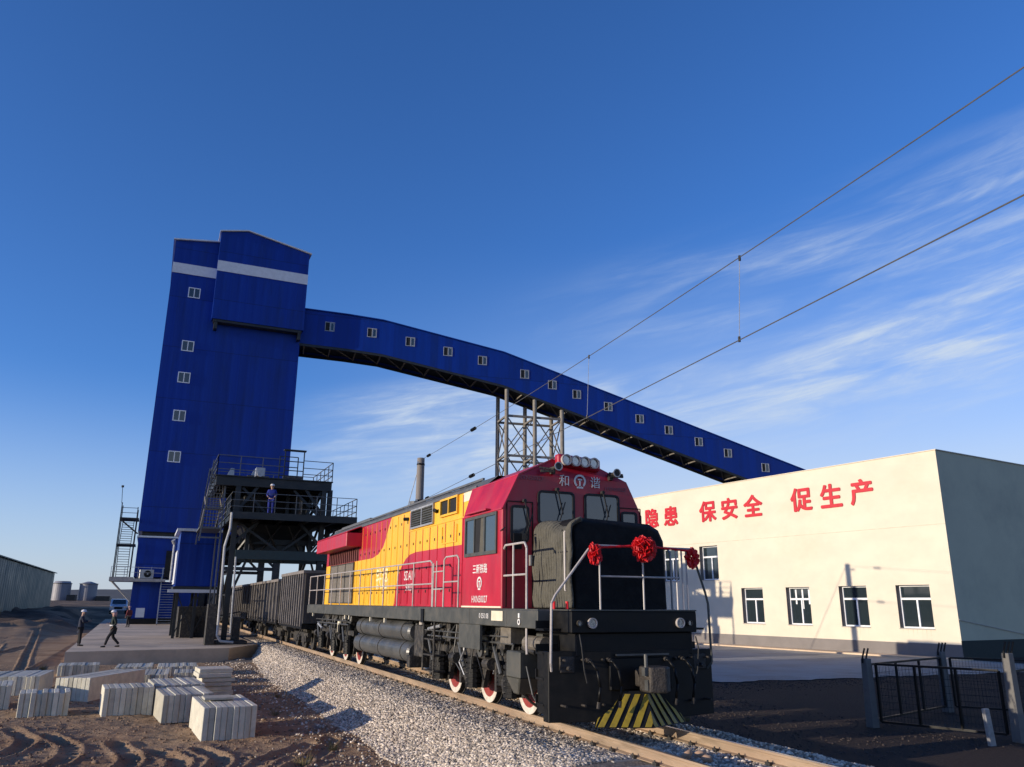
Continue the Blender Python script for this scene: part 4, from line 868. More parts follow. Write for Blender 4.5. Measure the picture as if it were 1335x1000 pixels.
def rrect(cx, cz, w, h, r, k=4):
    o = []
    for sx, sz, a0 in ((1,1,0),(-1,1,90),(-1,-1,180),(1,-1,270)):
        for i in range(k+1):
            a = R(a0+90*i/k); o.append((cx+sx*(w/2-r)+r*math.cos(a), cz+sz*(h/2-r)+r*math.sin(a)))
    return o
def framed_glass(name, cx, cz, w, h, r, y, fm=M_rubber, gm=M_gl2, t=.05):
    o = rrect(cx,cz,w,h,r); i_ = rrect(cx,cz,w-2*t,h-2*t,max(.01,r-t)); n = len(o); b = MB()
    b.add([(x,y,z) for x,z in o]+[(x,y-.03,z) for x,z in o]+[(x,y-.03,z) for x,z in i_]+[(x,y-.012,z) for x,z in i_], [(k,(k+1)%n,n+(k+1)%n,n+k) for k in range(n)]+[(n+k,n+(k+1)%n,2*n+(k+1)%n,2*n+k) for k in range(n)]+[(2*n+k,2*n+(k+1)%n,3*n+(k+1)%n,3*n+k) for k in range(n)])
    f = b.build(name, fm, LO); g = MB(); g.poly([(x,y-.012,z) for x,z in i_]); g.build('pane', gm, f); return f
for cx in (7.35,8.41): framed_glass('windscreen', cx, 3.90, .84, .68, .10, 14.28)
for cx in (6.54,9.06): framed_glass('door_window', cx, 3.55, .40, .72, .08, 14.28)
for cx in (6.54,9.06):
    b = MB(); w = .56
    for a_, b2_ in (((cx-w/2,1.97),(cx-w/2,3.98)),((cx+w/2,1.97),(cx+w/2,3.98)),((cx-w/2,3.98),(cx+w/2,3.98))): b.bar((a_[0],14.268,a_[1]),(b2_[0],14.268,b2_[1]),.018)
    d = b.build('door', M_black, LO); b = MB(); b.box(cx+.2,cx+.24,14.2,14.27,2.75,2.95); b.build('handle', M_alu, d)
for cx, s in ((7.35,1),(8.41,1),(6.62,1)):
    b = MB(); zt = 4.27 if cx > 7 else 4.0; b.bar((cx,14.2,zt),(cx+.12*s,14.2,zt-.5),.022); b.tube((cx,14.27,zt),(cx,14.18,zt),.035,8); b.bar((cx+.05,14.2,zt-.62),(cx+.17,14.2,zt-.25),.018); b.build('wiper', M_rubber, LO)
# roof lamps and horns
b = MB(); b.slab(rr := [(x,14.42,z) for x,z in [(7.38,4.78),(8.38,4.70),(8.38,4.96),(7.38,5.02)]], (0,-.20,0)); hb = b.build('headlamp_box', M_red, LO, bevel=.05, seg=2)
for k in range(4):
    x = 7.55+.215*k; z = 4.885-.008*k; b = MB(); b.ring((x,14.22,z),(0,-1,0),.088,.115,.07,22); f = b.build('headlight', M_rail_w, LO); b = MB(); b.tube((x,14.215,z),(x,14.19,z),.088,18); b.build('lens', M_lamp, f)
for x, z in ((7.26,4.70),(8.62,4.66)):
    b = MB(); b.tube((x,14.4,z),(x,14.12,z),.03,8); b.tube((x,14.12,z),(x,13.98,z),.035,14,.085); b.box(x-.04,x+.04,14.2,14.3,z-.12,z); h = b.build('horn', M_under, LO); b = MB(); b.ring((x,13.98,z),(0,-1,0),.07,.09,.012,16); b.build('rim', M_alu, h)
b = MB()
for x in (7.12,8.75): b.bar((x-.15,14.27,4.70),(x+.12,14.15,4.66),.03); b.bar((x-.15,14.2,4.62),(x+.12,14.15,4.62),.05)
b.parts('horn_bracket', M_under, LO)
text_obj('character', '和', M_text, (7.53,14.262,4.47), (1,0,0), (0,0,1), .25, .006, LO)
text_obj('character', '谐', M_text, (8.26,14.262,4.47), (1,0,0), (0,0,1), .25, .006, LO)
b = MB(); CRring(b, (7.90,14.272,4.46), (0,-1,0), .33); b.build('emblem', M_text, LO)
M_tx2 = mat('faded_lettering', (0.22,0.09,0.11), .6)
text_obj('front_number', 'HXN50027', M_tx2, (6.78,14.262,4.47), (1,0,0), (0,0,1), .12, .003, LO)
text_obj('front_number', 'HXN50027', M_tx2, (8.75,14.262,4.36), (1,0,0), (0,0,1), .11, .003, LO)
# cab side
sw = MB(); X = XL-.004
def sbox(y0_,y1_,z0,z1,d0,d1,b): b.box(XL-d1,XL-d0,y0_,y1_,z0,z1)
sbox(14.50,16.25,2.98,3.05,.001,.035,sw); sbox(14.50,16.25,3.74,3.80,.001,.035,sw); sbox(14.50,14.56,3.05,3.74,.001,.035,sw); sbox(16.19,16.25,3.05,3.74,.001,.035,sw); sbox(15.12,15.19,3.05,3.74,.001,.03,sw); sbox(15.68,15.73,3.05,3.74,.001,.03,sw)
f = sw.build('side_window', M_frame, LO)
g = MB(); sbox(14.56,15.12,3.05,3.74,.002,.012,g); sbox(15.73,16.19,3.05,3.74,.002,.012,g); g.parts('pane', M_gl2, f)
g = MB(); sbox(15.19,15.68,3.05,3.74,.002,.008,g); g.build('open_pane', M_dark, f)
g = MB(); g.poly([(XL-.012,15.2,3.05),(XL-.012,15.42,3.05),(XL-.012,15.36,3.74),(XL-.012,15.2,3.74)]); g.build('curtain', M_quilt, f)
b = MB(); b.box(XL-.10,XL,14.9,16.1,3.86,3.89); b.build('rain_gutter', M_red, LO)
text_obj('side_lettering', '三新铁路', M_text, (XL-.004,15.40,2.72), (0,-1,0), (0,0,1), .20, .003, LO, bold=.003)
b = MB(); CRring(b, (XL-.002,15.40,2.42), (-1,0,0), .30); b.build('emblem', M_text, LO)
text_obj('side_number', 'HXN50027', M_text, (XL-.004,15.40,2.12), (0,-1,0), (0,0,1), .19, .003, LO, xs=.95)
b = MB(); b.box(XL-.006,XL,14.3,16.44,1.955,1.985); b.build('cab_sill_strip', M_cream, LO)
b = MB(); b.box(XL-.012,XL-.002,16.43,16.47,1.96,3.83); b.build('cab_seam', M_red, LO)
# mirror
b = MB(); b.bar((XL,14.35,3.4),(XL-.02,14.1,3.45),.02); b.box(6.35,6.52,14.12,14.16,3.05,3.35); b.parts('mirror', M_black, LO)

# hood: side wall painted in two colours, split along the real paint line
HX0, HX1 = 6.72, 8.84; HY0, HY1 = 16.45, 33.9; HZ0, HZ1 = 1.95, 4.62
b = MB(); hr = 4.84
cpf = [(HX0+.012,HZ0),(HX0+.012,HZ1),(HX0+.28,hr),(HX1-.28,hr),(HX1,HZ1),(HX1,HZ0)]
b.add([(x,HY0,z) for x,z in cpf]+[(x,HY1,z) for x,z in cpf], [(i,i+1,7+i,6+i) for i in range(5)]+[(6,7,8,9,10,11)])
mi = [1,0,0,0,1,1]; b.mi = mi
b.build('hood', [M_roof, M_yel], LO)
low = [(HY0,1.95),(23.62,1.95),(23.5,2.35),(23.3,2.75),(22.95,3.05),(22.55,3.25),(22.15,3.36),(21.6,3.40),(18.1,3.38),(HY0,3.36)]
upr = [(24.2,4.62),(24.55,4.3),(24.8,4.0),(25.1,3.74),(25.65,3.54),(26.4,3.45),(28.0,3.45),(28.0,4.62)]
yel1 = [(23.62,1.95),(28.75,1.95),(28.75,3.45),(28.0,3.45),(26.4,3.45),(25.65,3.54),(25.1,3.74),(24.8,4.0),(24.55,4.3),(24.2,4.62),(17.3,4.62),(HY0,4.40),(HY0,3.36),(18.1,3.38),(21.6,3.40),(22.15,3.36),(22.55,3.25),(22.95,3.05),(23.3,2.75),(23.5,2.35)]
yel2 = [(33.0,1.95),(HY1,1.95),(HY1,3.45),(33.0,3.45)]
redr = [(28.0,3.45),(HY1,3.45),(HY1,4.62),(28.0,4.62)]
redt = [(HY0,4.40),(17.3,4.62),(HY0,4.62)]
b = MB()
for poly, k in ((low,0),(upr,0),(redr,0),(redt,0),(yel1,1),(yel2,1)): b.slab([(HX0,y,z) for y,z in poly], (.011,0,0), k)
b.build('hood_side', [M_red, M_yel], LO)
b = MB(); b.box(HX0-.003,HX0,16.9,17.9,4.38,4.60); b.build('pale_patch', M_cream, LO)
# door seams and hinges, real thin ribs
for k, y in enumerate(np.arange(17.9, 28.6, .62)):
    top = 3.30 if y < 22 else (3.9 if 19.8 < y < 22.2 else 4.55)
    b = MB(); b.box(HX0-.012,HX0-.001,y-.012,y+.012,2.0,4.55 if not (18.1<y<22.2) else 3.98); b.build('door_rib', M_red if (y<23.2) else M_yel, LO)
b = MB()
for y in np.arange(18.1, 28.4, .62):
    for z in (2.3,2.9,3.6,4.25):
        if z > 3.95 and y < 22.3: continue
        b.box(HX0-.02,HX0-.001,y,y+.035,z,z+.07)
b.parts('hinge', M_frame, LO)
b = MB(); b.box(HX0-.02,HX0-.001,18.3,19.4,3.47,3.5); b.box(HX0-.02,HX0-.001,18.3,18.33,3.5,3.9); b.box(HX0-.02,HX0-.001,19.37,19.4,3.5,3.9); b.box(HX0-.02,HX0-.001,16.5,22.2,4.0,4.03); b.build('hatch_outline', M_yel, LO)
b = MB(); b.box(HX0-.035,HX0,17.0,33.8,4.60,4.66); b.build('eave_strip', M_roof, LO)
# louvre and openings
def louvre(y0_,y1_,z0,z1,nv,name,fm,slats=True):
    b = MB(); t = .05
    b.box(HX0-.06,HX0-.001,y0_,y1_,z0,z0+t); b.box(HX0-.06,HX0-.001,y0_,y1_,z1-t,z1)
    for k in range(nv+1): y = y0_+(y1_-y0_-t)*k/nv; b.box(HX0-.06,HX0-.001,y,y+t,z0+t,z1-t)
    f = b.build(name, fm, LO); g = MB(); g.box(HX0-.012,HX0-.002,y0_+t,y1_-t,z0+t,z1-t); g.build('opening', M_dark, f)
    if slats:
        g = MB(); nz = 7
        for k in range(nz): z = z0+t+(z1-z0-2*t)*(k+.5)/nz; g.slab([(HX0-.05,y0_+t,z),(HX0-.05,y1_-t,z),(HX0-.014,y1_-t,z+.05),(HX0-.014,y0_+t,z+.05)], (0,0,.008))
        g.build('slat', M_frame, f)
louvre(20.05,22.05,4.05,4.60,2,'louvre',M_alu)
louvre(18.2,19.5,4.15,4.60,2,'air_intake',M_yel,False)
b = MB(); b.tube((HX0,19.9,4.35),(HX0-.12,19.75,4.37),.05,8); b.tube((HX0,22.4,4.38),(HX0-.12,22.5,4.38),.05,8); b.parts('side_lamp', M_black, LO)
# radiator end
b = MB(); b.box(XL,HX0-.001,28.0,33.4,3.93,4.40); b.slab([(XL,28.0,4.401),(XL,33.4,4.401),(HX0+.2,33.4,4.70),(HX0+.2,28.0,4.70)],(0,0,.04)); b.box(HX1,XR,28.0,33.4,3.93,4.4); b.build('radiator_hood', M_red, LO, bevel=.015)
b = MB()
for y in np.arange(28.4,33.4,.32): b.box(HX0-.05,HX0-.002,y,y+.05,3.46,3.93)
b.box(HX0-.008,HX0-.002,28.3,33.4,3.46,3.93); b.build('radiator_shutter', mat('maroon_slats',(0.13,0.04,0.035),.6), LO)
b = MB(); b.box(HX0-.03,HX0-.002,28.9,32.9,2.0,3.44); f = b.build('radiator_grille', M_grille, LO)
b = MB()
for y in (28.9,30.2,31.5,32.85): b.box(HX0-.045,HX0-.031,y,y+.05,2.0,3.44)
for z in (2.0,2.45,2.92,3.40): b.box(HX0-.045,HX0-.031,28.95,32.85,z,z+.03)
b.build('grille_frame', M_under, f)
b = MB()
for k in range(6): y = 18+k*2.2; b.box(7.2,8.36,y,y+1.5,4.845,4.93)
b.box(7.1,8.46,28.5,33.2,4.845,5.0); b.tube((7.78,31.9,4.9),(7.78,31.9,5.05),.5,18); b.tube((7.4,24,4.9),(7.4,24,5.1),.2,12); b.bar((6.95,17.2,4.86),(6.95,33.7,4.86),.05); b.parts('roof_equipment', M_roof, LO)
# lettering on the hood
M_tx3 = mat('pale_yellow_lettering', (0.86,0.72,0.40), .5)
text_obj('hood_characters', '铁路', M_tx3, (HX0-.004,25.05,2.78), (0,-1,0), (0,0,1), .74, .003, LO, bold=.008, xs=1.0)
text_obj('hood_number', 'SDA10', M_text, (HX0-.004,22.1,2.78), (0,-1,0), (0,0,1), .36, .003, LO, bold=.003)
text_obj('hood_number', '50027', M_text, (HX0-.004,22.1,2.46), (0,-1,0), (0,0,1), .26, .003, LO, bold=.003)

# railings
def hrail(name, pts, r=.02, mids=(), posts=(), mt=M_rail_w):
    b = MB(); b.path(pts, r, 7)
    for a_, b2_ in list(mids)+list(posts): b.tube(a_, b2_, r*.9, 7)
    return b.build(name, mt, LO)
x = XL+.05
for xx in (XL+.05, XR-.05):
    hrail('side_railing', [(xx,34.55,1.6),(xx,34.55,3.05),(xx,18.75,3.02),(xx,18.6,2.95),(xx,18.55,1.95)], .02, [((xx,34.55,2.5),(xx,18.57,2.48))], [((xx,y,1.95),(xx,y,3.03)) for y in np.linspace(20.1,33.0,10)])
    hrail('side_railing', [(xx,17.75,1.95),(xx,17.75,3.0),(xx,17.62,3.06),(xx,16.9,3.06),(xx,16.78,2.98),(xx,16.78,1.95)], .02, [((xx,17.75,2.5),(xx,16.78,2.5))])
    hrail('gate_bars', [(xx,18.5,1.95),(xx,18.5,2.95)], .018, [((xx,18.5,2.75),(xx,17.8,2.75)),((xx,18.5,2.35),(xx,17.8,2.35))], [((xx,18.28,1.95),(xx,18.28,3.0))])
    hrail('corner_railing', [(xx,14.33,1.95),(xx,14.33,3.02),(xx,14.22,3.12),(xx,13.36,3.12),(xx,13.26,3.02),(xx,13.26,1.35),(xx-.02,13.2,1.18)], .022, [((xx,14.33,2.55),(xx,13.26,2.55))], [((xx,13.85,1.95),(xx,13.85,3.12))])
hrail('front_railing', [(6.95,12.12,3.02),(9.05,12.12,3.02)], .018, [((7.07,12.12,2.5),(8.72,12.12,2.5))], [((px_,12.12,1.95),(px_,12.12,3.02)) for px_ in (7.07,7.95,8.66,8.78,8.88)])
hrail('stair_handrail', [(7.0,12.12,3.02),(6.86,12.12,2.95),(6.22,12.14,2.18),(6.15,12.14,2.05),(6.13,12.14,1.1),(6.17,12.2,.98)], .022)
hrail('stair_handrail', [(8.98,12.12,3.0),(9.02,12.12,2.95),(9.28,12.14,2.25),(9.33,12.14,2.05),(9.34,12.14,1.05),(9.28,12.2,.95)], .022, mt=M_frame)
hrail('nose_grab_rail', [(6.88,12.95,2.25),(6.82,12.92,2.28),(6.82,12.92,3.3),(6.88,12.95,3.33)], .022)
hrail('ladder_rail', [(6.86,13.95,2.0),(6.86,13.95,2.78),(6.86,13.3,2.78),(6.86,13.3,2.0)], .015, [((6.86,13.95,2.3),(6.86,13.3,2.3))], mt=M_under)

# running gear
def wheelset(y):
    for sx, xo in ((-1,C-.7525),(1,C+.7525)):
        b = MB(); b.tube((xo+sx*.065,y,.50),(xo-sx*.07,y,.50),.50,36); b.tube((xo-sx*.045,y,.50),(xo-sx*.075,y,.50),.535,36)
        w = b.build('wheel', M_under, LO)
        t = MB(); t.tube((xo+sx*.0655,y,.50),(xo+sx*.070,y,.50),.386,36); t.build('disc', M_wheel, w)
        t = MB(); t.ring((xo+sx*.065,y,.50),(sx,0,0),.385,.502,.012,40); t.build('rim', M_tyre_w, w)
        t = MB(); t.tube((xo+sx*.066,y,.50),(xo+sx*.16,y,.50),.13,16); t.build('hub', M_under, w)
    b = MB(); b.tube((C-.7,y,.50),(C+.7,y,.50),.09,10); b.build('axle', M_under, LO)
FW = (14.72,16.72,18.82); RW = (28.4,30.5,32.9)
for y in FW+RW: wheelset(y)
def coil(b, x, y, z0, z1, r):
    n = 6
    for k in range(n): z = z0+(z1-z0)*k/n; b.tube((x,y,z),(x,y,z+(z1-z0)/n*.62),r,12); b.tube((x,y,z+(z1-z0)/n*.62),(x,y,z+(z1-z0)/n),r*.8,12)
for grp in (FW, RW):
    for sx in (-1,1):
        xo = C+sx*1.10; b = MB(); xa, xb = sorted((xo-sx*.06, xo+sx*.12))
        b.box(xa,xb,grp[0]-.55,grp[2]+.6,.92,1.10)
        for y in grp: b.box(xa,xb,y-.34,y+.34,.62,.92)
        b.build('bogie_frame', M_under, LO, bevel=.02)
        for y in grp:
            b = MB(); b.box(*sorted((xo-sx*.05, xo+sx*.2)), y-.2,y+.2,.36,.74); b.tube((xo+sx*.2,y,.55),(xo+sx*.26,y,.55),.13,14); b.build('axle_box', M_under, LO, bevel=.015)
            b = MB(); coil(b, xo+sx*.16, y-.2, .34, .95, .18); b.build('coil_spring', M_black, LO); b = MB(); coil(b, xo+sx*.10, y+.40, .50, .95, .13); b.build('coil_spring', M_black, LO); b = MB(); b.box(*sorted((xo-sx*.05,xo+sx*.03)),y-.48,y+.5,.46,.95); b.add([(xo-sx*.05,y-.6,.95),(xo+sx*.05,y-.6,.95),(xo+sx*.05,y-.35,.34),(xo-sx*.05,y-.35,.34),(xo-sx*.05,y-.75,.95),(xo+sx*.05,y-.75,.95),(xo+sx*.05,y-.45,.34),(xo-sx*.05,y-.45,.34)], [(0,1,2,3),(4,7,6,5),(0,4,5,1),(1,5,6,2),(2,6,7,3),(3,7,4,0)]); b.build('horn_guide', M_under, LO)
            b = MB(); b.tube((xo+sx*.25,y+.5,1.2),(xo+sx*.25,y+.15,.72),.04,8); b.path([(xo+sx*.3,y-.55,1.3),(xo+sx*.3,y-.42,.95),(xo+sx*.27,y-.3,.7),(xo+sx*.27,y-.22,.5)], .018, 6); b.parts('damper', M_tank, LO)
            b = MB(); b.tube((xo+sx*.18,y+.75,.86),(xo+sx*.18,y+1.05,.86),.12,12); b.box(*sorted((xo+sx*.02,xo+sx*.14)),y+.62,y+.72,.35,.9); b.build('brake_cylinder', M_under, LO)
        for y in (grp[0]+1.0,):
            b = MB(); b.tube((xo+sx*.22,y+.1,1.02),(xo+sx*.22,y+.1,1.38),.09,12); b.build('filter_canister', M_cream, LO)
        b = MB()
        for k in range(12):
            y = grp[0]-.4+k*.42; b.path([(xo+sx*.16,y,1.58),(xo+sx*(.2+.05*(k%3)),y+.05,1.35-.05*(k%2)),(xo+sx*.2,y+.22,1.1)], .016, 5)
        b.tube((xo+sx*.28,grp[0]-.5,1.30),(xo+sx*.28,grp[2]+.5,1.28),.022,6); b.tube((xo+sx*.3,grp[0]-.3,1.42),(xo+sx*.3,grp[2]+.7,1.40),.016,6); b.parts('air_pipe', M_tank, LO)
        b = MB()
        for k in range(7):
            y = grp[0]-.3+k*.72; hh = .14+.1*((k*7)%3); b.box(*sorted((xo-sx*.1, xo+sx*(.14+.05*(k%2)))), y,y+.3+.08*(k%3),1.52-hh,1.6)
        b.parts('equipment_box', M_under, LO, bevel=.015)
for sx in (-1,1):
    b = MB(); xa, xb = sorted((C+sx*1.0, C+sx*1.53)); b.box(xa,xb,13.62,14.22,.74,1.2); b.add([(xa,13.62,.74),(xb,13.62,.74),(xb,14.22,.74),(xa,14.22,.74),(xa+.1,13.9,.45),(xb-.1,13.9,.45),(xb-.1,14.1,.45),(xa+.1,14.1,.45)], [(0,1,5,4),(1,2,6,5),(2,3,7,6),(3,0,4,7),(4,5,6,7)]); b.build('sand_box', M_frame, LO, bevel=.02)
    b = MB(); xm = C+sx*1.3; b.path([(xm,13.95,.45),(xm-sx*.2,14.05,.3),(C+sx*.78,14.2,.12)], .025, 6); b.path([(xm+sx*.1,13.6,.95),(xm+sx*.12,13.3,.5),(xm,13.2,.25)], .016, 6); b.build('sand_pipe', M_tank, LO)
    b = MB(); b.tube((C+sx*1.3,13.0,1.35),(C+sx*1.3,13.75,1.35),.13,14); b.box(*sorted((C+sx*1.1,C+sx*1.4)),14.3,14.8,1.3,1.6); b.parts('air_filter', M_grille, LO)
    b = MB(); xt = C+sx*1.22
    for zc, rr, ya, yb in ((1.31,.25,20.75,26.4),(.80,.26,20.75,26.6)):
        b.tube((xt,ya,zc),(xt,yb,zc),rr,28); b.tube((xt,ya-.07,zc),(xt,ya,zc),rr*.8,28,rr); b.tube((xt,yb,zc),(xt,yb+.07,zc),rr,28,rr*.8)
    b.build('air_reservoir', M_tank, LO)
    b = MB(); b.path([(xt,20.68,1.31),(xt,20.5,1.31),(xt,20.42,1.42),(xt,20.42,1.66)], .035, 8); b.path([(xt,20.68,.80),(xt,20.5,.80),(xt,20.46,.9),(xt,20.44,1.3),(xt,20.44,1.6)], .035, 8); b.tube((xt,20.3,1.42),(xt,20.3,1.64),.06,10); b.build('white_pipe', M_rail_w, LO)
    b = MB()
    for y in (21.3,23.6,25.8): b.ring((xt,y,1.31),(0,1,0),.25,.262,.05,28); b.ring((xt,y,.80),(0,1,0),.26,.272,.05,28); b.box(xt-.03,xt+.03,y,y+.05,1.0,1.62)
    b.parts('tank_strap', M_under, LO)
    b = MB(); b.box(*sorted((C+sx*.95,C+sx*1.45)),19.55,20.2,.75,1.5); b.tube((C+sx*1.2,19.4,1.15),(C+sx*1.2,19.56,1.15),.3,20); b.box(*sorted((C+sx*.95,C+sx*1.5)),20.4,20.62,.45,.75); b.build('compressor', M_under, LO, bevel=.03, seg=2)
    b = MB(); b.box(*sorted((XL-.03 if sx<0 else XR+.03, XL+.1 if sx<0 else XR-.1)),18.95,19.15,1.58,1.9); b.build('hatch', M_black, LO)
    xs_ = XL+.03 if sx<0 else XR-.03
    b = MB(); b.tube((xs_,19.05,.5),(xs_,19.05,1.62),.025); b.tube((xs_,18.25,.42),(xs_,18.25,1.62),.025)
    for z in (.5,.85,1.2): b.box(*sorted((xs_,xs_-sx*.3)),18.25,19.05,z,z+.03)
    b.build('side_steps', M_under, LO)
rs_ = random.Random(5)
for sx in (-1,1):
    for k in range(46):
        y = rs_.uniform(13.2, 20.6) if k < 30 else rs_.uniform(27.0, 33.8); xo = C+sx*rs_.uniform(1.05,1.42); z = rs_.uniform(1.0,1.55); b = MB(); t = rs_.random()
        mt = rs_.choice((M_under, M_tank, M_frame, M_black, M_galv, M_under))
        if t < .35: b.box(*sorted((xo,xo-sx*rs_.uniform(.1,.3))), y, y+rs_.uniform(.1,.35), z-rs_.uniform(.08,.3), z); nm = 'equipment_box'
        elif t < .6: L2 = rs_.uniform(.2,.9); b.tube((xo,y,z),(xo,y+L2,z+rs_.uniform(-.15,.15)),rs_.uniform(.02,.07),10); nm = 'cylinder_unit'
        elif t < .85: b.path([(xo,y,1.6),(xo+sx*.04,y+.03,z),(xo+sx*.05,y+rs_.uniform(-.3,.3),z-.25),(xo,y+rs_.uniform(-.3,.3),z-.5)], rs_.uniform(.010,.02), 6); nm = 'brake_pipe'
        else: b.ring((xo,y,z-.1),(sx,0,0),.05,rs_.uniform(.09,.15),.05,16); nm = 'valve_flange'
        b.build(nm, mt, LO, bevel=.008 if nm == 'equipment_box' else 0)
b = MB(); b.box(C-.8,C+.8,20.6,26.8,.5,1.6); b.box(C-.6,C+.6,13.2,34.2,1.0,1.6); b.build('fuel_tank', M_black, LO)
b = MB()
for y in (27.0,27.6,24.2,22.6,33.4): b.box(XL+.02,XL+.08,y,y+.08,1.5,1.66); b.tube((XL+.06,y+.04,1.66),(XL+.06,y+.04,1.78),.03,8)
b.parts('lifting_lug', M_cream, LO)

# ------------------------------------------------------------------ quilt on the nose, ribbons
b = MB(); ny, nz = 60, 44; V = []; yA, yB = 12.80, 14.27
for j in range(nz+1):
    t = j/nz
    for i in range(ny+1):
        s = i/ny; y = yA+(yB-yA)*s; z = 1.97+t*1.62; xx = 6.90
        zt = 3.44+.10*s-.05*math.sin(s*6)
        if s < .12: zt += .10*(1-s/.12)
        if z > zt-.16: k = min(1,(z-(zt-.16))/.34); z = zt-.16+.2*math.sin(k*math.pi/2)*1.0; xx += .30*(1-math.cos(k*math.pi/2))*1.4
        xx += .030*math.sin(y*62+1.2*math.sin(z*3))+.012*math.sin(z*9+y*3)-.012*abs(math.sin(z*6.3))
        V.append((xx,y,z))
F_ = [(j*(ny+1)+i, j*(ny+1)+i+1, (j+1)*(ny+1)+i+1, (j+1)*(ny+1)+i) for j in range(nz) for i in range(ny)]
b.add(V, F_)
q_ = b.build('quilt_cover', M_quilt, None, (6.9,13.5,1.95), smooth=True); sm = q_.modifiers.new('thick','SOLIDIFY'); sm.thickness = .05; sm.offset = 1
tag(q_, 'khaki quilted cover tied over the left side of the locomotive nose', 'quilted cover')
b = MB()
for y in (13.05,14.0): b.bar((6.84,y,1.97),(6.84,y,3.35),.02)
for z in (2.45,2.95): b.bar((6.84,12.85,z),(6.84,14.2,z),.02)
b.build('tie_cord', M_trous, q_)
def petal_ball(c, r, n, seed, name, label, group, drop=None, squash=(1,.75,1)):
    rs = random.Random(seed); b = MB(); c = Vector(c)
    for k in range(n):
        z = 1-2*(k+.5)/n; th = 2.39996*k; d = Vector((math.sqrt(1-z*z)*math.cos(th), math.sqrt(1-z*z)*math.sin(th), z))
        d = (d+Vector((rs.uniform(-.2,.2),rs.uniform(-.2,.2),rs.uniform(-.2,.2)))).normalized()
        a = d.cross(Vector((rs.uniform(-1,1),rs.uniform(-1,1),rs.uniform(-1,1)))).normalized(); u_ = a.cross(d)
        w = r*rs.uniform(.22,.34); L0 = r*.35; L1 = r*rs.uniform(.85,1.1)
        def S(v): return Vector((v.x*squash[0],v.y*squash[1],v.z*squash[2]))
        pts = [c+S(d*L0-a*w*.4), c+S(d*L1-a*w+u_*w*.5), c+S(d*(L1+.12*r)), c+S(d*L1+a*w+u_*w*.5), c+S(d*L0+a*w*.4), c+S(d*L1*.8-u_*w)]
        b.add(pts, [(0,1,2,5),(2,3,4,5)])
    o = b.build(name, M_ribbon, None, tuple(c)); sm = o.modifiers.new('t','SOLIDIFY'); sm.thickness = .012
    tag(o, label, 'ribbon', group); return o
GR = 'red silk decorations on the front railing'
petal_ball((7.93,12.02,2.98), .215, 110, 1, 'ribbon_rosette', 'big round red silk rosette at the middle of the front railing', GR)
petal_ball((6.95,12.05,2.86), .15, 50, 2, 'ribbon_bow', 'red silk bow tied on the left end of the front railing', GR, squash=(.8,.6,1.25))
petal_ball((9.0,12.1,2.86), .15, 46, 3, 'ribbon_bow', 'dark red silk bow tied on the right end of the front railing', GR, squash=(1.0,.6,1.15))
b = MB()
for (xa,za),(xb,zb_) in (((7.0,2.98),(7.75,3.03)),((8.1,3.03),(8.95,2.98))):
    for k in range(8):
        t0, t1 = k/8, (k+1)/8; p = Vector((xa+(xb-xa)*t0,12.08,za+(zb_-za)*t0)); q2 = Vector((xa+(xb-xa)*t1,12.08,za+(zb_-za)*t1)); b.tube(p,q2,.018+.006*(k%2),7,.018+.006*((k+1)%2))
tag(b.build('ribbon_garland', M_ribbon, None, (8,12.1,3.0)), 'twisted red silk band strung along the front top rail of the locomotive', 'ribbon', GR)

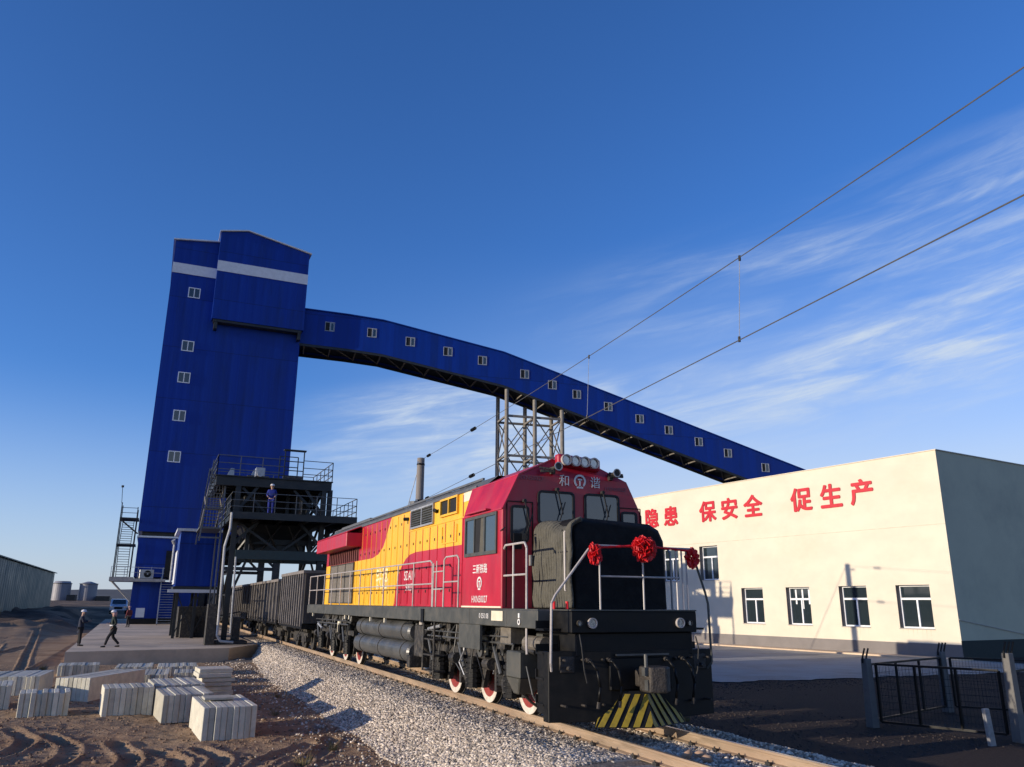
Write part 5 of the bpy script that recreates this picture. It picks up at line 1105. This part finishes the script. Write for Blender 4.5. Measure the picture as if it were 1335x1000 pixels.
# ------------------------------------------------------------------ gondola wagons
def wagon(y0_, L_=12.6, zt=3.15):
    W_ = thing('coal_wagon', 'x', 'wagon', (C, y0_+L_/2, 0), 'open coal wagons behind the locomotive'); oy = y0_
    xa, xb = C-1.52, C+1.52
    b = MB()
    b.box(xa,xa+.06,oy,oy+L_,1.15,zt-.1); b.box(xb-.06,xb,oy,oy+L_,1.15,zt-.1); b.box(xa+.06,xb-.06,oy,oy+.06,1.15,zt-.1); b.box(xa+.06,xb-.06,oy+L_-.06,oy+L_,1.15,zt-.1); b.box(xa+.06,xb-.06,oy+.06,oy+L_-.06,1.15,1.25)
    b.build('body', M_wagon, W_)
    n = 11
    for x0_, sx in ((xa,-1),(xb,1)):
        for k in range(n):
            y = oy+.12+(L_-.36)*k/(n-1); b = MB(); b.box(*sorted((x0_,x0_+sx*.10)),y,y+.13,1.02,zt-.1); b.build('side_rib', M_wagon_r, W_)
    b = MB(); b.box(xa-.11,xa+.08,oy-.02,oy+L_+.02,zt-.1,zt+.03); b.box(xb-.08,xb+.11,oy-.02,oy+L_+.02,zt-.1,zt+.03); b.box(xa+.08,xb-.08,oy-.02,oy+.14,zt-.1,zt+.03); b.box(xa+.08,xb-.08,oy+L_-.14,oy+L_+.02,zt-.1,zt+.03); b.build('top_rail', M_wagon_r, W_)
    b = MB(); b.box(xa-.04,xb+.04,oy,oy+L_,.92,1.10); b.box(C-.3,C+.3,oy-.4,oy+L_+.4,.6,.92); b.build('underframe', M_black, W_)
    for yc in (oy+2.1, oy+L_-2.1):
        for sx in (-1,1):
            b = MB(); xo = C+sx*1.0; b.box(*sorted((xo-.07*sx,xo+.09*sx)),yc-1.15,yc+1.15,.55,.72); b.box(*sorted((xo-.07*sx,xo+.09*sx)),yc-.35,yc+.35,.28,.55); b.box(*sorted((xo-.1*sx,xo+.14*sx)),yc-1.0,yc-.75,.35,.6); b.box(*sorted((xo-.1*sx,xo+.14*sx)),yc+.75,yc+1.0,.35,.6); b.build('bogie_frame', M_under, W_)
            for dy in (-.875,.875): b = MB(); b.tube((C+sx*.68,yc+dy,.42),(C+sx*.82,yc+dy,.42),.42,24); b.build('wheel', M_under, W_)
    b = MB(); b.tube((xa+.2,oy+4.5,.85),(xa+.2,oy+5.6,.85),.17,12); b.path([(xa+.1,oy+.3,1.0),(xa-.05,oy+.3,.6),(xa-.05,oy+.75,.6),(xa+.1,oy+.75,1.0)],.02); b.build('brake_gear', M_under, W_)
    b = MB(); b.box(C-.12,C+.12,oy-.75,oy-.4,.68,.92); b.box(C-.12,C+.12,oy+L_+.4,oy+L_+.65,.68,.92); b.build('coupler', M_under, W_)
    return W_
labs = ['grimy dark open coal wagon coupled directly behind the locomotive','second dark coal wagon, standing under the front columns of the gantry','third dark coal wagon, beyond the gantry','fourth dark coal wagon, at the foot of the blue tower','fifth coal wagon, under the blue tower','farthest coal wagon, beyond the blue tower']
w0 = wagon(35.95, 6.4, 3.35); w0['label'] = labs[0]
w1 = wagon(43.3); w1['label'] = labs[1]
for k in range(1, 5):
    w = copy_tree(w1); w.location.y += 13.9*k; w['label'] = labs[k+1]

# ------------------------------------------------------------------ stacks of cast slabs
def stack(x, y, n, th, L_, H_, rz, label, mode='v', jit=.03, z=-.78):
    """n slabs standing on edge side by side along local x, each th thick, L_ long (local y), H_ high; mode 'h' lays them flat"""
    T = thing('slab_stack', label, 'slab stack', (x,y,z), 'stacks of cast concrete slabs on the dirt', R(rz)); T.empty_display_size = .2
    rs = random.Random(int(abs(x*97+y*31)))
    for k in range(n):
        b = MB(); dz = rs.uniform(-jit,jit)*.3; dy = rs.uniform(-jit,jit)*.6; g = th*.96
        if mode == 'v': b.box(k*th, k*th+g, dy, L_+dy, 0.0, H_+dz)
        else: b.box(dy, L_+dy, rs.uniform(-jit,jit), H_, k*th, k*th+g)
        if mode == 'v':
            tl = rs.uniform(-.006,.006)
            for i, v in enumerate(b.v): b.v[i] = (v[0]+v[2]*tl, v[1], v[2])
        o = b.build('slab', M_slab, T, local=True, bevel=.012)
    return T
stack(1.38,18.85,9,.122,2.3,.67,3,'nearest block of upright slabs with a loose slab on top, bright on its left face')
T = thing('loose_slab', 'thin slab lying flat on top of the nearest slab stack', 'slab', (1.45,19.9,-.085), None, R(3)); b = MB(); b.box(0,.62,0,.55,0,.055); b.build('slab', M_slab, T, local=True, bevel=.01)
stack(0.66,21.9,9,.13,1.9,.64,5,'slab stack just behind and left of the nearest block, bright left edge')
stack(0.52,24.3,10,.125,2.1,.66,5,'slab stack with two gapped bright left slabs behind the two front right blocks')
stack(1.75,26.5,7,.125,.95,1.15,4,'taller pile of slabs lying flat near the ballast, left end bright and staggered','h',jit=.10)
stack(-.68,23.5,9,.13,1.2,.69,5,'neat upright slab stack standing alone in the middle of the row')
stack(-2.58,24.1,9,.125,1.0,.57,5,'upright slab stack with sawtooth bright top edges, front left of the row',jit=.09)
stack(-2.1,27.6,8,.13,3.2,.66,-27,'long slab stack turned askew behind the sawtooth stack')
stack(-4.4,25.8,11,.13,1.6,.62,6,'low slab stack cut off by the left edge of the photo')
stack(-4.3,29.7,13,.125,2.4,.56,-4,'wide slab stack behind the left front stacks')
stack(-2.75,36.2,11,.13,1.5,.42,2,'low dark slab row lying farthest back on the left')
stack(-.75,35.0,10,.13,1.9,.40,-2,'back row stack of spaced slabs showing striped bright tops, left of the pair',jit=.05)
stack(.72,34.8,11,.13,1.9,.40,-2,'back row stack of spaced slabs showing striped bright tops, right of the pair',jit=.05)
stack(-.8,31.2,13,.14,2.4,.40,-3,'flat low grey slab stack between the back row and the front row')
stack(1.2,31.3,7,.12,1.6,.42,-3,'small low slab stack beside the flat grey one, toward the ballast')

# ------------------------------------------------------------------ fence on the right
def post(x, y, h, label, prongs=0):
    T = thing('fence_post', label, 'fence post', (x,y,-.76), 'concrete fence posts'); b = MB(); b.add([(x-.11,y-.11,-.76),(x+.11,y-.11,-.76),(x+.11,y+.11,-.76),(x-.11,y+.11,-.76),(x-.085,y-.085,-.76+h),(x+.085,y-.085,-.76+h),(x+.085,y+.085,-.76+h),(x-.085,y+.085,-.76+h)], [(3,2,1,0),(4,5,6,7),(0,1,5,4),(1,2,6,5),(2,3,7,6),(3,0,4,7)]); b.build('shaft', M_fpost, T, bevel=.01)
    for k in range(prongs): b = MB(); a = Vector((x-.12+.10*k,y-.02*k,-.76+h-.1)); b.bar(a,a+Vector((.02,0,.14)),.03); b.bar(a+Vector((.02,0,.14)),a+Vector((.09,-.02,.34)),.03); b.build('prong', M_black, T)
    return T
P1, P2, P3, P4 = (16.22,15.08), (20.5,16.4), (17.45,12.3), (22.4,13.6)
post(*P1,1.56,'grey concrete fence post nearest the locomotive',2); post(*P2,1.58,'grey concrete fence post farthest back with three black prongs',3); post(*P3,1.82,'thick pale concrete fence post at the right edge with black prongs',3); post(*P4,1.6,'grey concrete fence post beyond the right edge of the photo',0)
def panel(a, b_, z0, z1, nb, label, mesh=True, m=.05):
    T = thing('mesh_panel', label, 'fence panel', (a[0],a[1],-.76), 'wire mesh fence panels'); a = Vector((*a,0)); c_ = Vector((*b_,0)); b = MB(); up = Vector((0,0,1))
    for z in (z0,z1): b.bar(a+up*z,c_+up*z,m)
    for k in range(nb+1): p = a.lerp(c_,k/nb); b.bar(p+up*z0,p+up*z1,m)
    b.build('frame', M_black, T)
    w = MB(); L_ = (c_-a).length; n = int(L_/.075); d = (c_-a)/L_
    for k in range(1,n): p = a+d*(k*L_/n); w.tube(p+up*z0,p+up*z1,.0035,4,caps=False)
    for k in range(1,int((z1-z0)/.15)): z = z0+k*.15; w.tube(a+up*z,c_+up*z,.0035,4,caps=False)
    w.build('wire_mesh', M_trous, T)
panel((16.36,14.93),(17.36,12.5),-.62,.68,3,'dark wire mesh panel between the near post and the thick post')
panel((16.42,15.14),(20.36,16.35),-.60,.66,3,'dark wire mesh panel running back from the near post to the pronged post')
panel((20.64,16.25),(22.3,13.75),-.60,.66,2,'dark wire mesh panel at the back, closing the small enclosure')
panel((17.6,12.3),(22.25,13.55),-.60,.68,3,'dark wire mesh panel leaving the thick post toward the right edge')
T = thing('marker_post', 'short white painted concrete marker post leaning in front of the fence', 'marker post', (16.42,12.2,-.76)); b = MB(); b.add([(16.33,12.16,-.78),(16.51,12.16,-.78),(16.51,12.24,-.78),(16.33,12.24,-.78),(16.28,12.16,-.02),(16.44,12.16,-.02),(16.44,12.24,-.02),(16.28,12.24,-.02)], [(3,2,1,0),(4,5,6,7),(0,1,5,4),(1,2,6,5),(2,3,7,6),(3,0,4,7)]); b.build('shaft', mat('worn_white_paint',(0.30,0.295,0.28),.8,0,.15,6,dirt=.7,dirtcol=(.16,.15,.15),dscale=9), T, bevel=.012)

# ------------------------------------------------------------------ far things
T = thing('storage_shed', 'long low green corrugated shed at the left edge', 'shed', (-22,120,.2))
b = MB(); b.box(-34,-13.9,92,150.5,-.5,6.2); b.build('wall', M_shed, T)
b = MB(); b.slab([(-34.4,91.5,6.9),(-24,91.5,7.4),(-13.6,91.5,6.22),(-13.6,151,6.22),(-24,151,7.4),(-34.4,151,6.9)],(0,0,.12)); b.build('roof', M_shed, T)
for k, (cx, lab) in enumerate(((-21.7,'left one of the two squat grey storage tanks behind the shed'),(-15.1,'right one of the two squat grey storage tanks, nearer the tower'))):
    T = thing('storage_tank', lab, 'storage tank', (cx,260,1.4), 'storage tanks on the horizon'); b = MB(); b.tube((cx,260,1.2),(cx,260,6.6),2.3,28); b.tube((cx,260,6.6),(cx,260,7.2),2.3,28,.5 if k else 1.9); b.build('shell', M_tankg, T, smooth=False)
    b = MB(); b.ring((cx,260,6.5),(0,0,1),2.3,2.5,.12,28,up=(1,0,0)); b.build('rim', M_steel, T)
T = thing('low_sheds', 'row of dark low sheds on the skyline beside the storage tanks', 'sheds', (-17,250,2)); b = MB(); b.box(-19.5,-17.4,250,256,1,3.5); b.box(-12.5,-9,250,262,1,3.2); b.build('wall', M_steel, T)
for x, y, h in ((-13.0,90.5,1.6),):
    T = thing('weed', 'tall dry weed at the right end of the shed', 'plant', (x,y,.3)); b = MB()
    for k in range(60): a = random.uniform(0,6.28); r_ = random.uniform(0,.5); b.add([(x+r_*math.cos(a),y+r_*math.sin(a),.0),(x+r_*math.cos(a)+.08,y+r_*math.sin(a),.0),(x+1.5*r_*math.cos(a),y+1.5*r_*math.sin(a),.4+random.uniform(.4,1.3))], [(0,1,2)])
    b.build('blades', M_grass, T)

rs = random.Random(9); tuft = None
for k, (x, y) in enumerate(((3.7,16.8),(3.9,19.6),(3.4,22.5),(4.0,26.3),(2.9,15.6),(-3.6,40.2),(-5.2,37.5),(12.6,17.5),(13.4,21.0))):
    if tuft is None:
        b = MB()
        for j in range(70):
            a = rs.uniform(0,6.28); r_ = rs.uniform(0,.10); h_ = rs.uniform(.08,.26); o_ = rs.uniform(.3,1.0)*h_; b.add([(r_*math.cos(a)-.004,r_*math.sin(a),0),(r_*math.cos(a)+.004,r_*math.sin(a),0),((r_+o_*.8)*math.cos(a),(r_+o_*.8)*math.sin(a),h_)], [(0,1,2)])
        tuft = b.build('grass_tuft', M_grass, None); o = tuft
    else: o = tuft.copy(); COL.objects.link(o)
    o.location = (x,y,float(ground_h(np.array([x]),np.array([y]))[0])-.01); o.rotation_euler = (0,0,k*1.3); o.scale = [rs.uniform(.7,1.3)]*3
    tag(o, ['dry grass tuft on the bare soil at the ballast foot','dry grass tuft below the second shadow on the ballast edge','dry grass tuft right of the nearest slab stack','dry grass tuft right of the flat slab pile','dry grass tuft nearest the camera, at the bottom edge','dry grass tuft left of the pavement corner','dry grass tuft on the left tyre track','dry grass tuft in the shade right of the plough','dry grass tuft in the shade by the road edge'][k], 'grass tuft', 'dry grass tufts')

# car
K = thing('parked_car', 'white car parked on the dirt left of the blue tower', 'car', (-2.7,105,.45)); cx, cy, z = -2.75, 105, .80
b = MB(); pr = [(0,.45),(0,.95),(.9,1.12),(1.6,1.70),(3.6,1.74),(4.4,1.1),(4.5,.45)]; n = len(pr)
b.add([(cx-.9,cy+y,z+zz-.3) for y,zz in pr]+[(cx+.9,cy+y,z+zz-.3) for y,zz in pr], [(i,(i+1)%n,n+(i+1)%n,n+i) for i in range(n)]+[tuple(range(n)),tuple(range(2*n-1,n-1,-1))]); b.build('body', M_car, K, bevel=.08, seg=3)
b = MB(); b.slab([(cx-.72,cy+.95,z+.86),(cx+.72,cy+.95,z+.86),(cx+.66,cy+1.5,z+1.34),(cx-.66,cy+1.5,z+1.34)],(0,-.02,.02)); b.build('windscreen', M_glass, K)
b = MB(); b.box(cx-.45,cx+.45,cy-.02,cy+.02,z+.3,z+.55); b.build('grille', M_black, K)
for s in (-1,1):
    b = MB(); b.box(*sorted((cx+s*.55,cx+s*.85)),cy-.03,cy+.03,z+.45,z+.6); b.build('headlight', M_lamp, K)
    for yy in (.9,3.6): b = MB(); b.tube((cx+s*.7,cy+yy,z+.1),(cx+s*.92,cy+yy,z+.1),.36,18); b.build('wheel', M_rubber, K)

# ------------------------------------------------------------------ people
def skinned(name, joints, edges, mt, parent, sub=2):
    """joints: list of (x,y,z,rx[,ry]); one continuous skinned surface"""
    me = bpy.data.meshes.new(name); me.from_pydata([j[:3] for j in joints], edges, []); me.materials.append(mt)
    o = bpy.data.objects.new(name, me); COL.objects.link(o); o.parent = parent
    s = o.modifiers.new('skin', 'SKIN'); s.use_smooth_shade = True
    for i, j in enumerate(joints): me.skin_vertices[0].data[i].radius = (j[3], j[4] if len(j) > 4 else j[3])
    me.skin_vertices[0].data[0].use_root = True
    m_ = o.modifiers.new('sub', 'SUBSURF'); m_.levels = sub; m_.render_levels = sub; return o
def person(x, y, z, rz, label, jacket, helmet, la, ra, lf, rf, long_coat=True, hood=None, lean=0.0):
    """local frame: facing +y. la/ra: elbow and hand points; lf/rf: knee and ankle points"""
    P = thing('person', label, 'person', (x,y,z), None, R(rz)); H = 1.72
    hip = (0,0,.93); ch = (0,lean+.01,1.28); nk = (0,lean+.02,1.47); hd = (0,lean+.05,1.60)
    ls = (-.19,lean,1.40); rs_ = (.19,lean,1.40)
    J = [(*hip,.13,.10),(*ch,.15,.10),(*nk,.055),(hd[0],hd[1],hd[2],.085),(0,hd[1],1.68,.07),
         (*ls,.055),(*la[0],.042),(*la[1],.03),(*rs_,.055),(*ra[0],.042),(*ra[1],.03),
         (-.10,0,.86,.085),(*lf[0],.06),(*lf[1],.04),(.10,0,.86,.085),(*rf[0],.06),(*rf[1],.04)]
    E_ = [(0,1),(1,2),(2,3),(3,4),(1,5),(5,6),(6,7),(1,8),(8,9),(9,10),(0,11),(11,12),(12,13),(0,14),(14,15),(15,16)]
    skinned('body', J, E_, M_skin, P)
    jl = [(hip[0],hip[1],.80 if long_coat else .92,.185,.15),(*ch,.185,.135),(nk[0],nk[1],1.45,.085),(*ls,.085),(*la[0],.062),(la[1][0]*.97+la[0][0]*.03,la[1][1]*.9+la[0][1]*.1,la[1][2]*.9+la[0][2]*.1,.05),(*rs_,.085),(*ra[0],.062),(ra[1][0]*.97+ra[0][0]*.03,ra[1][1]*.9+ra[0][1]*.1,ra[1][2]*.9+ra[0][2]*.1,.05)]
    if long_coat: jl.append((0,0,.62,.20,.17))
    ed = [(0,1),(1,2),(1,3),(3,4),(4,5),(1,6),(6,7),(7,8)]+([(0,9)] if long_coat else [])
    skinned('jacket', jl, ed, jacket, P)
    tr = [(0,0,.90,.14,.12),(-.10,0,.84,.10),(*lf[0],.078),(*lf[1],.062),(.10,0,.84,.10),(*rf[0],.078),(*rf[1],.062)]
    skinned('trousers', tr, [(0,1),(1,2),(2,3),(0,4),(4,5),(5,6)], M_trous if jacket is not M_coat4 else jacket, P)
    for a in (lf[1], rf[1]):
        skinned('shoe', [(a[0],a[1]-.05,.05,.05,.045),(a[0],a[1]+.08,.045,.05,.04),(a[0],a[1]+.19,.035,.042,.03)], [(0,1),(1,2)], M_rubber, P, 1)
    # hands with five fingers
    for (e, h), s in ((la,-1),(ra,1)):
        e = Vector(e); h = Vector(h); d = (h-e).normalized(); sd = d.cross(Vector((0,0,1)));  sd = sd.normalized() if sd.length > .1 else Vector((1,0,0)); nn = sd.cross(d)
        J = [(*h,.03,.02),(*(h+d*.06),.034,.016)]; ee = [(0,1)]
        for k, (o_, l_) in enumerate(((-.03,.055),(-.01,.07),(.01,.065),(.028,.05))):
            b0 = h+d*.08+sd*o_; b1 = b0+d*l_*.6-nn*.008; b2 = b1+d*l_*.4-nn*.022; i = len(J); J += [(*b0,.010),(*b1,.009),(*b2,.007)]; ee += [(1,i),(i,i+1),(i+1,i+2)]
        i = len(J); J += [(*(h+d*.03-sd*.04-nn*.01),.011),(*(h+d*.075-sd*.055-nn*.02),.008)]; ee += [(0,i),(i,i+1)]
        skinned('hand', J, ee, M_skin, P, 1)
    # face and headgear
    hc = Vector((0,hd[1],1.63)); b = MB()
    b.add([hc+Vector(v) for v in ((-.018,.085,-.02),(.018,.085,-.02),(0,.115,-.025),(0,.09,.03))], [(0,1,2),(0,2,3),(1,3,2)]); b.build('nose', M_skin, P, local=True, smooth=True)
    b = MB()
    for s in (-1,1): b.tube(hc+Vector((s*.035,.085,.022)), hc+Vector((s*.035,.094,.022)), .012, 8)
    b.obox(hc+Vector((0,.088,-.055)), (.025,0,0), (0,.006,0), (0,0,.005)); b.build('eyes_and_mouth', M_trous, P, local=True)
    b = MB()
    for s in (-1,1): b.tube(hc+Vector((s*.085,0,0)), hc+Vector((s*.098,-.01,0)), .03, 8)
    b.build('ear', M_skin, P, local=True)
    if hood: 
        b = MB(); segs = 12
        rings = [(-.16,.105),(-.08,.125),(.02,.128),(.09,.10),(.125,.04)]
        vs = []; 
        for zz, rr in rings: vs += [hc+Vector((math.cos(t)*rr, math.sin(t)*rr*1.05-.03, zz)) for t in [2*math.pi*i/segs for i in range(segs)]]
        fs = [(j*segs+i, j*segs+(i+1)%segs, (j+1)*segs+(i+1)%segs, (j+1)*segs+i) for j in range(4) for i in range(segs) if not (j in (0,1,2) and 1 <= i <= 4)]
        b.add(vs, fs); o = b.build('hood', hood, P, local=True, smooth=True); sm = o.modifiers.new('t','SOLIDIFY'); sm.thickness = .02
    b = MB(); segs = 16; rings = [(.045,.155,.165),(.05,.125,.135),(.09,.122,.13),(.13,.10,.108),(.155,.06,.065),(.165,.01,.01)]; vs = []
    for zz, rx_, ry_ in rings: vs += [hc+Vector((math.cos(t)*rx_, math.sin(t)*ry_+(.025 if zz<.05 and math.sin(t)>0 else 0), zz)) for t in [2*math.pi*i/segs for i in range(segs)]]
    b.add(vs, [(j*segs+i, j*segs+(i+1)%segs, (j+1)*segs+(i+1)%segs, (j+1)*segs+i) for j in range(5) for i in range(segs)]); b.build('helmet', helmet, P, local=True, smooth=True)
    return P
# man standing on the slab edge, facing right, phone in both hands
p1 = person(-2.86,47.6,-.2,-80,'person in a white helmet and long navy coat standing with both hands raised in front','' or M_coat1, M_helm,
       ((-.24,.08,1.16),(-.08,.33,1.22)), ((.24,.08,1.16),(.08,.33,1.22)), ((-.10,.02,.48),(-.10,.0,.09)), ((.10,.03,.48),(.11,.04,.09)))
ph = MB(); ph.box(-.04,.04,.42,.43,1.20,1.36); o = ph.build('phone', M_black, None, (0,0,0)); o.location = (-2.86,47.6,-.2); o.rotation_euler = (0,0,R(-80)); tag(o, 'black phone held up by the person in the navy coat', 'phone')
p2 = person(-1.28,46.0,-.2,100,'person in a white helmet, pale hood and dark green coat walking left in mid stride', M_coat2, M_helm,
       ((-.25,-.05,1.14),(-.22,.12,.95)), ((.25,-.03,1.14),(.16,.22,1.15)), ((-.10,.22,.50),(-.10,.33,.10)), ((.10,-.02,.48),(.10,-.34,.13)), hood=M_helmr, lean=.04)
b = MB(); b.ring((0,0.05,0),(0,0,1),.235,.245,.05,18,up=(0,1,0)); o = b.build('pale_band', M_helm, p2, local=True); o.location = (0,0,1.02); o.scale = (.82,.72,1)
p3 = person(-1.15,80.0,-.2,40,'person in a maroon jacket standing by the foot of the blue tower', M_coat3, M_helmr,
       ((-.25,0,1.14),(-.25,.1,.9)), ((.25,0,1.14),(.25,.1,.9)), ((-.10,.02,.48),(-.10,.0,.09)), ((.10,.03,.48),(.11,.0,.09)), long_coat=False)
p4 = person(5.95,47.3,6.81,170,'worker in bright blue overalls standing behind the railing of the lower gantry deck', M_coat4, M_helm,
       ((-.25,0,1.14),(-.2,.25,1.05)), ((.25,0,1.14),(.2,.25,1.05)), ((-.10,.02,.48),(-.10,.0,.09)), ((.10,.03,.48),(.11,.0,.09)), long_coat=False)
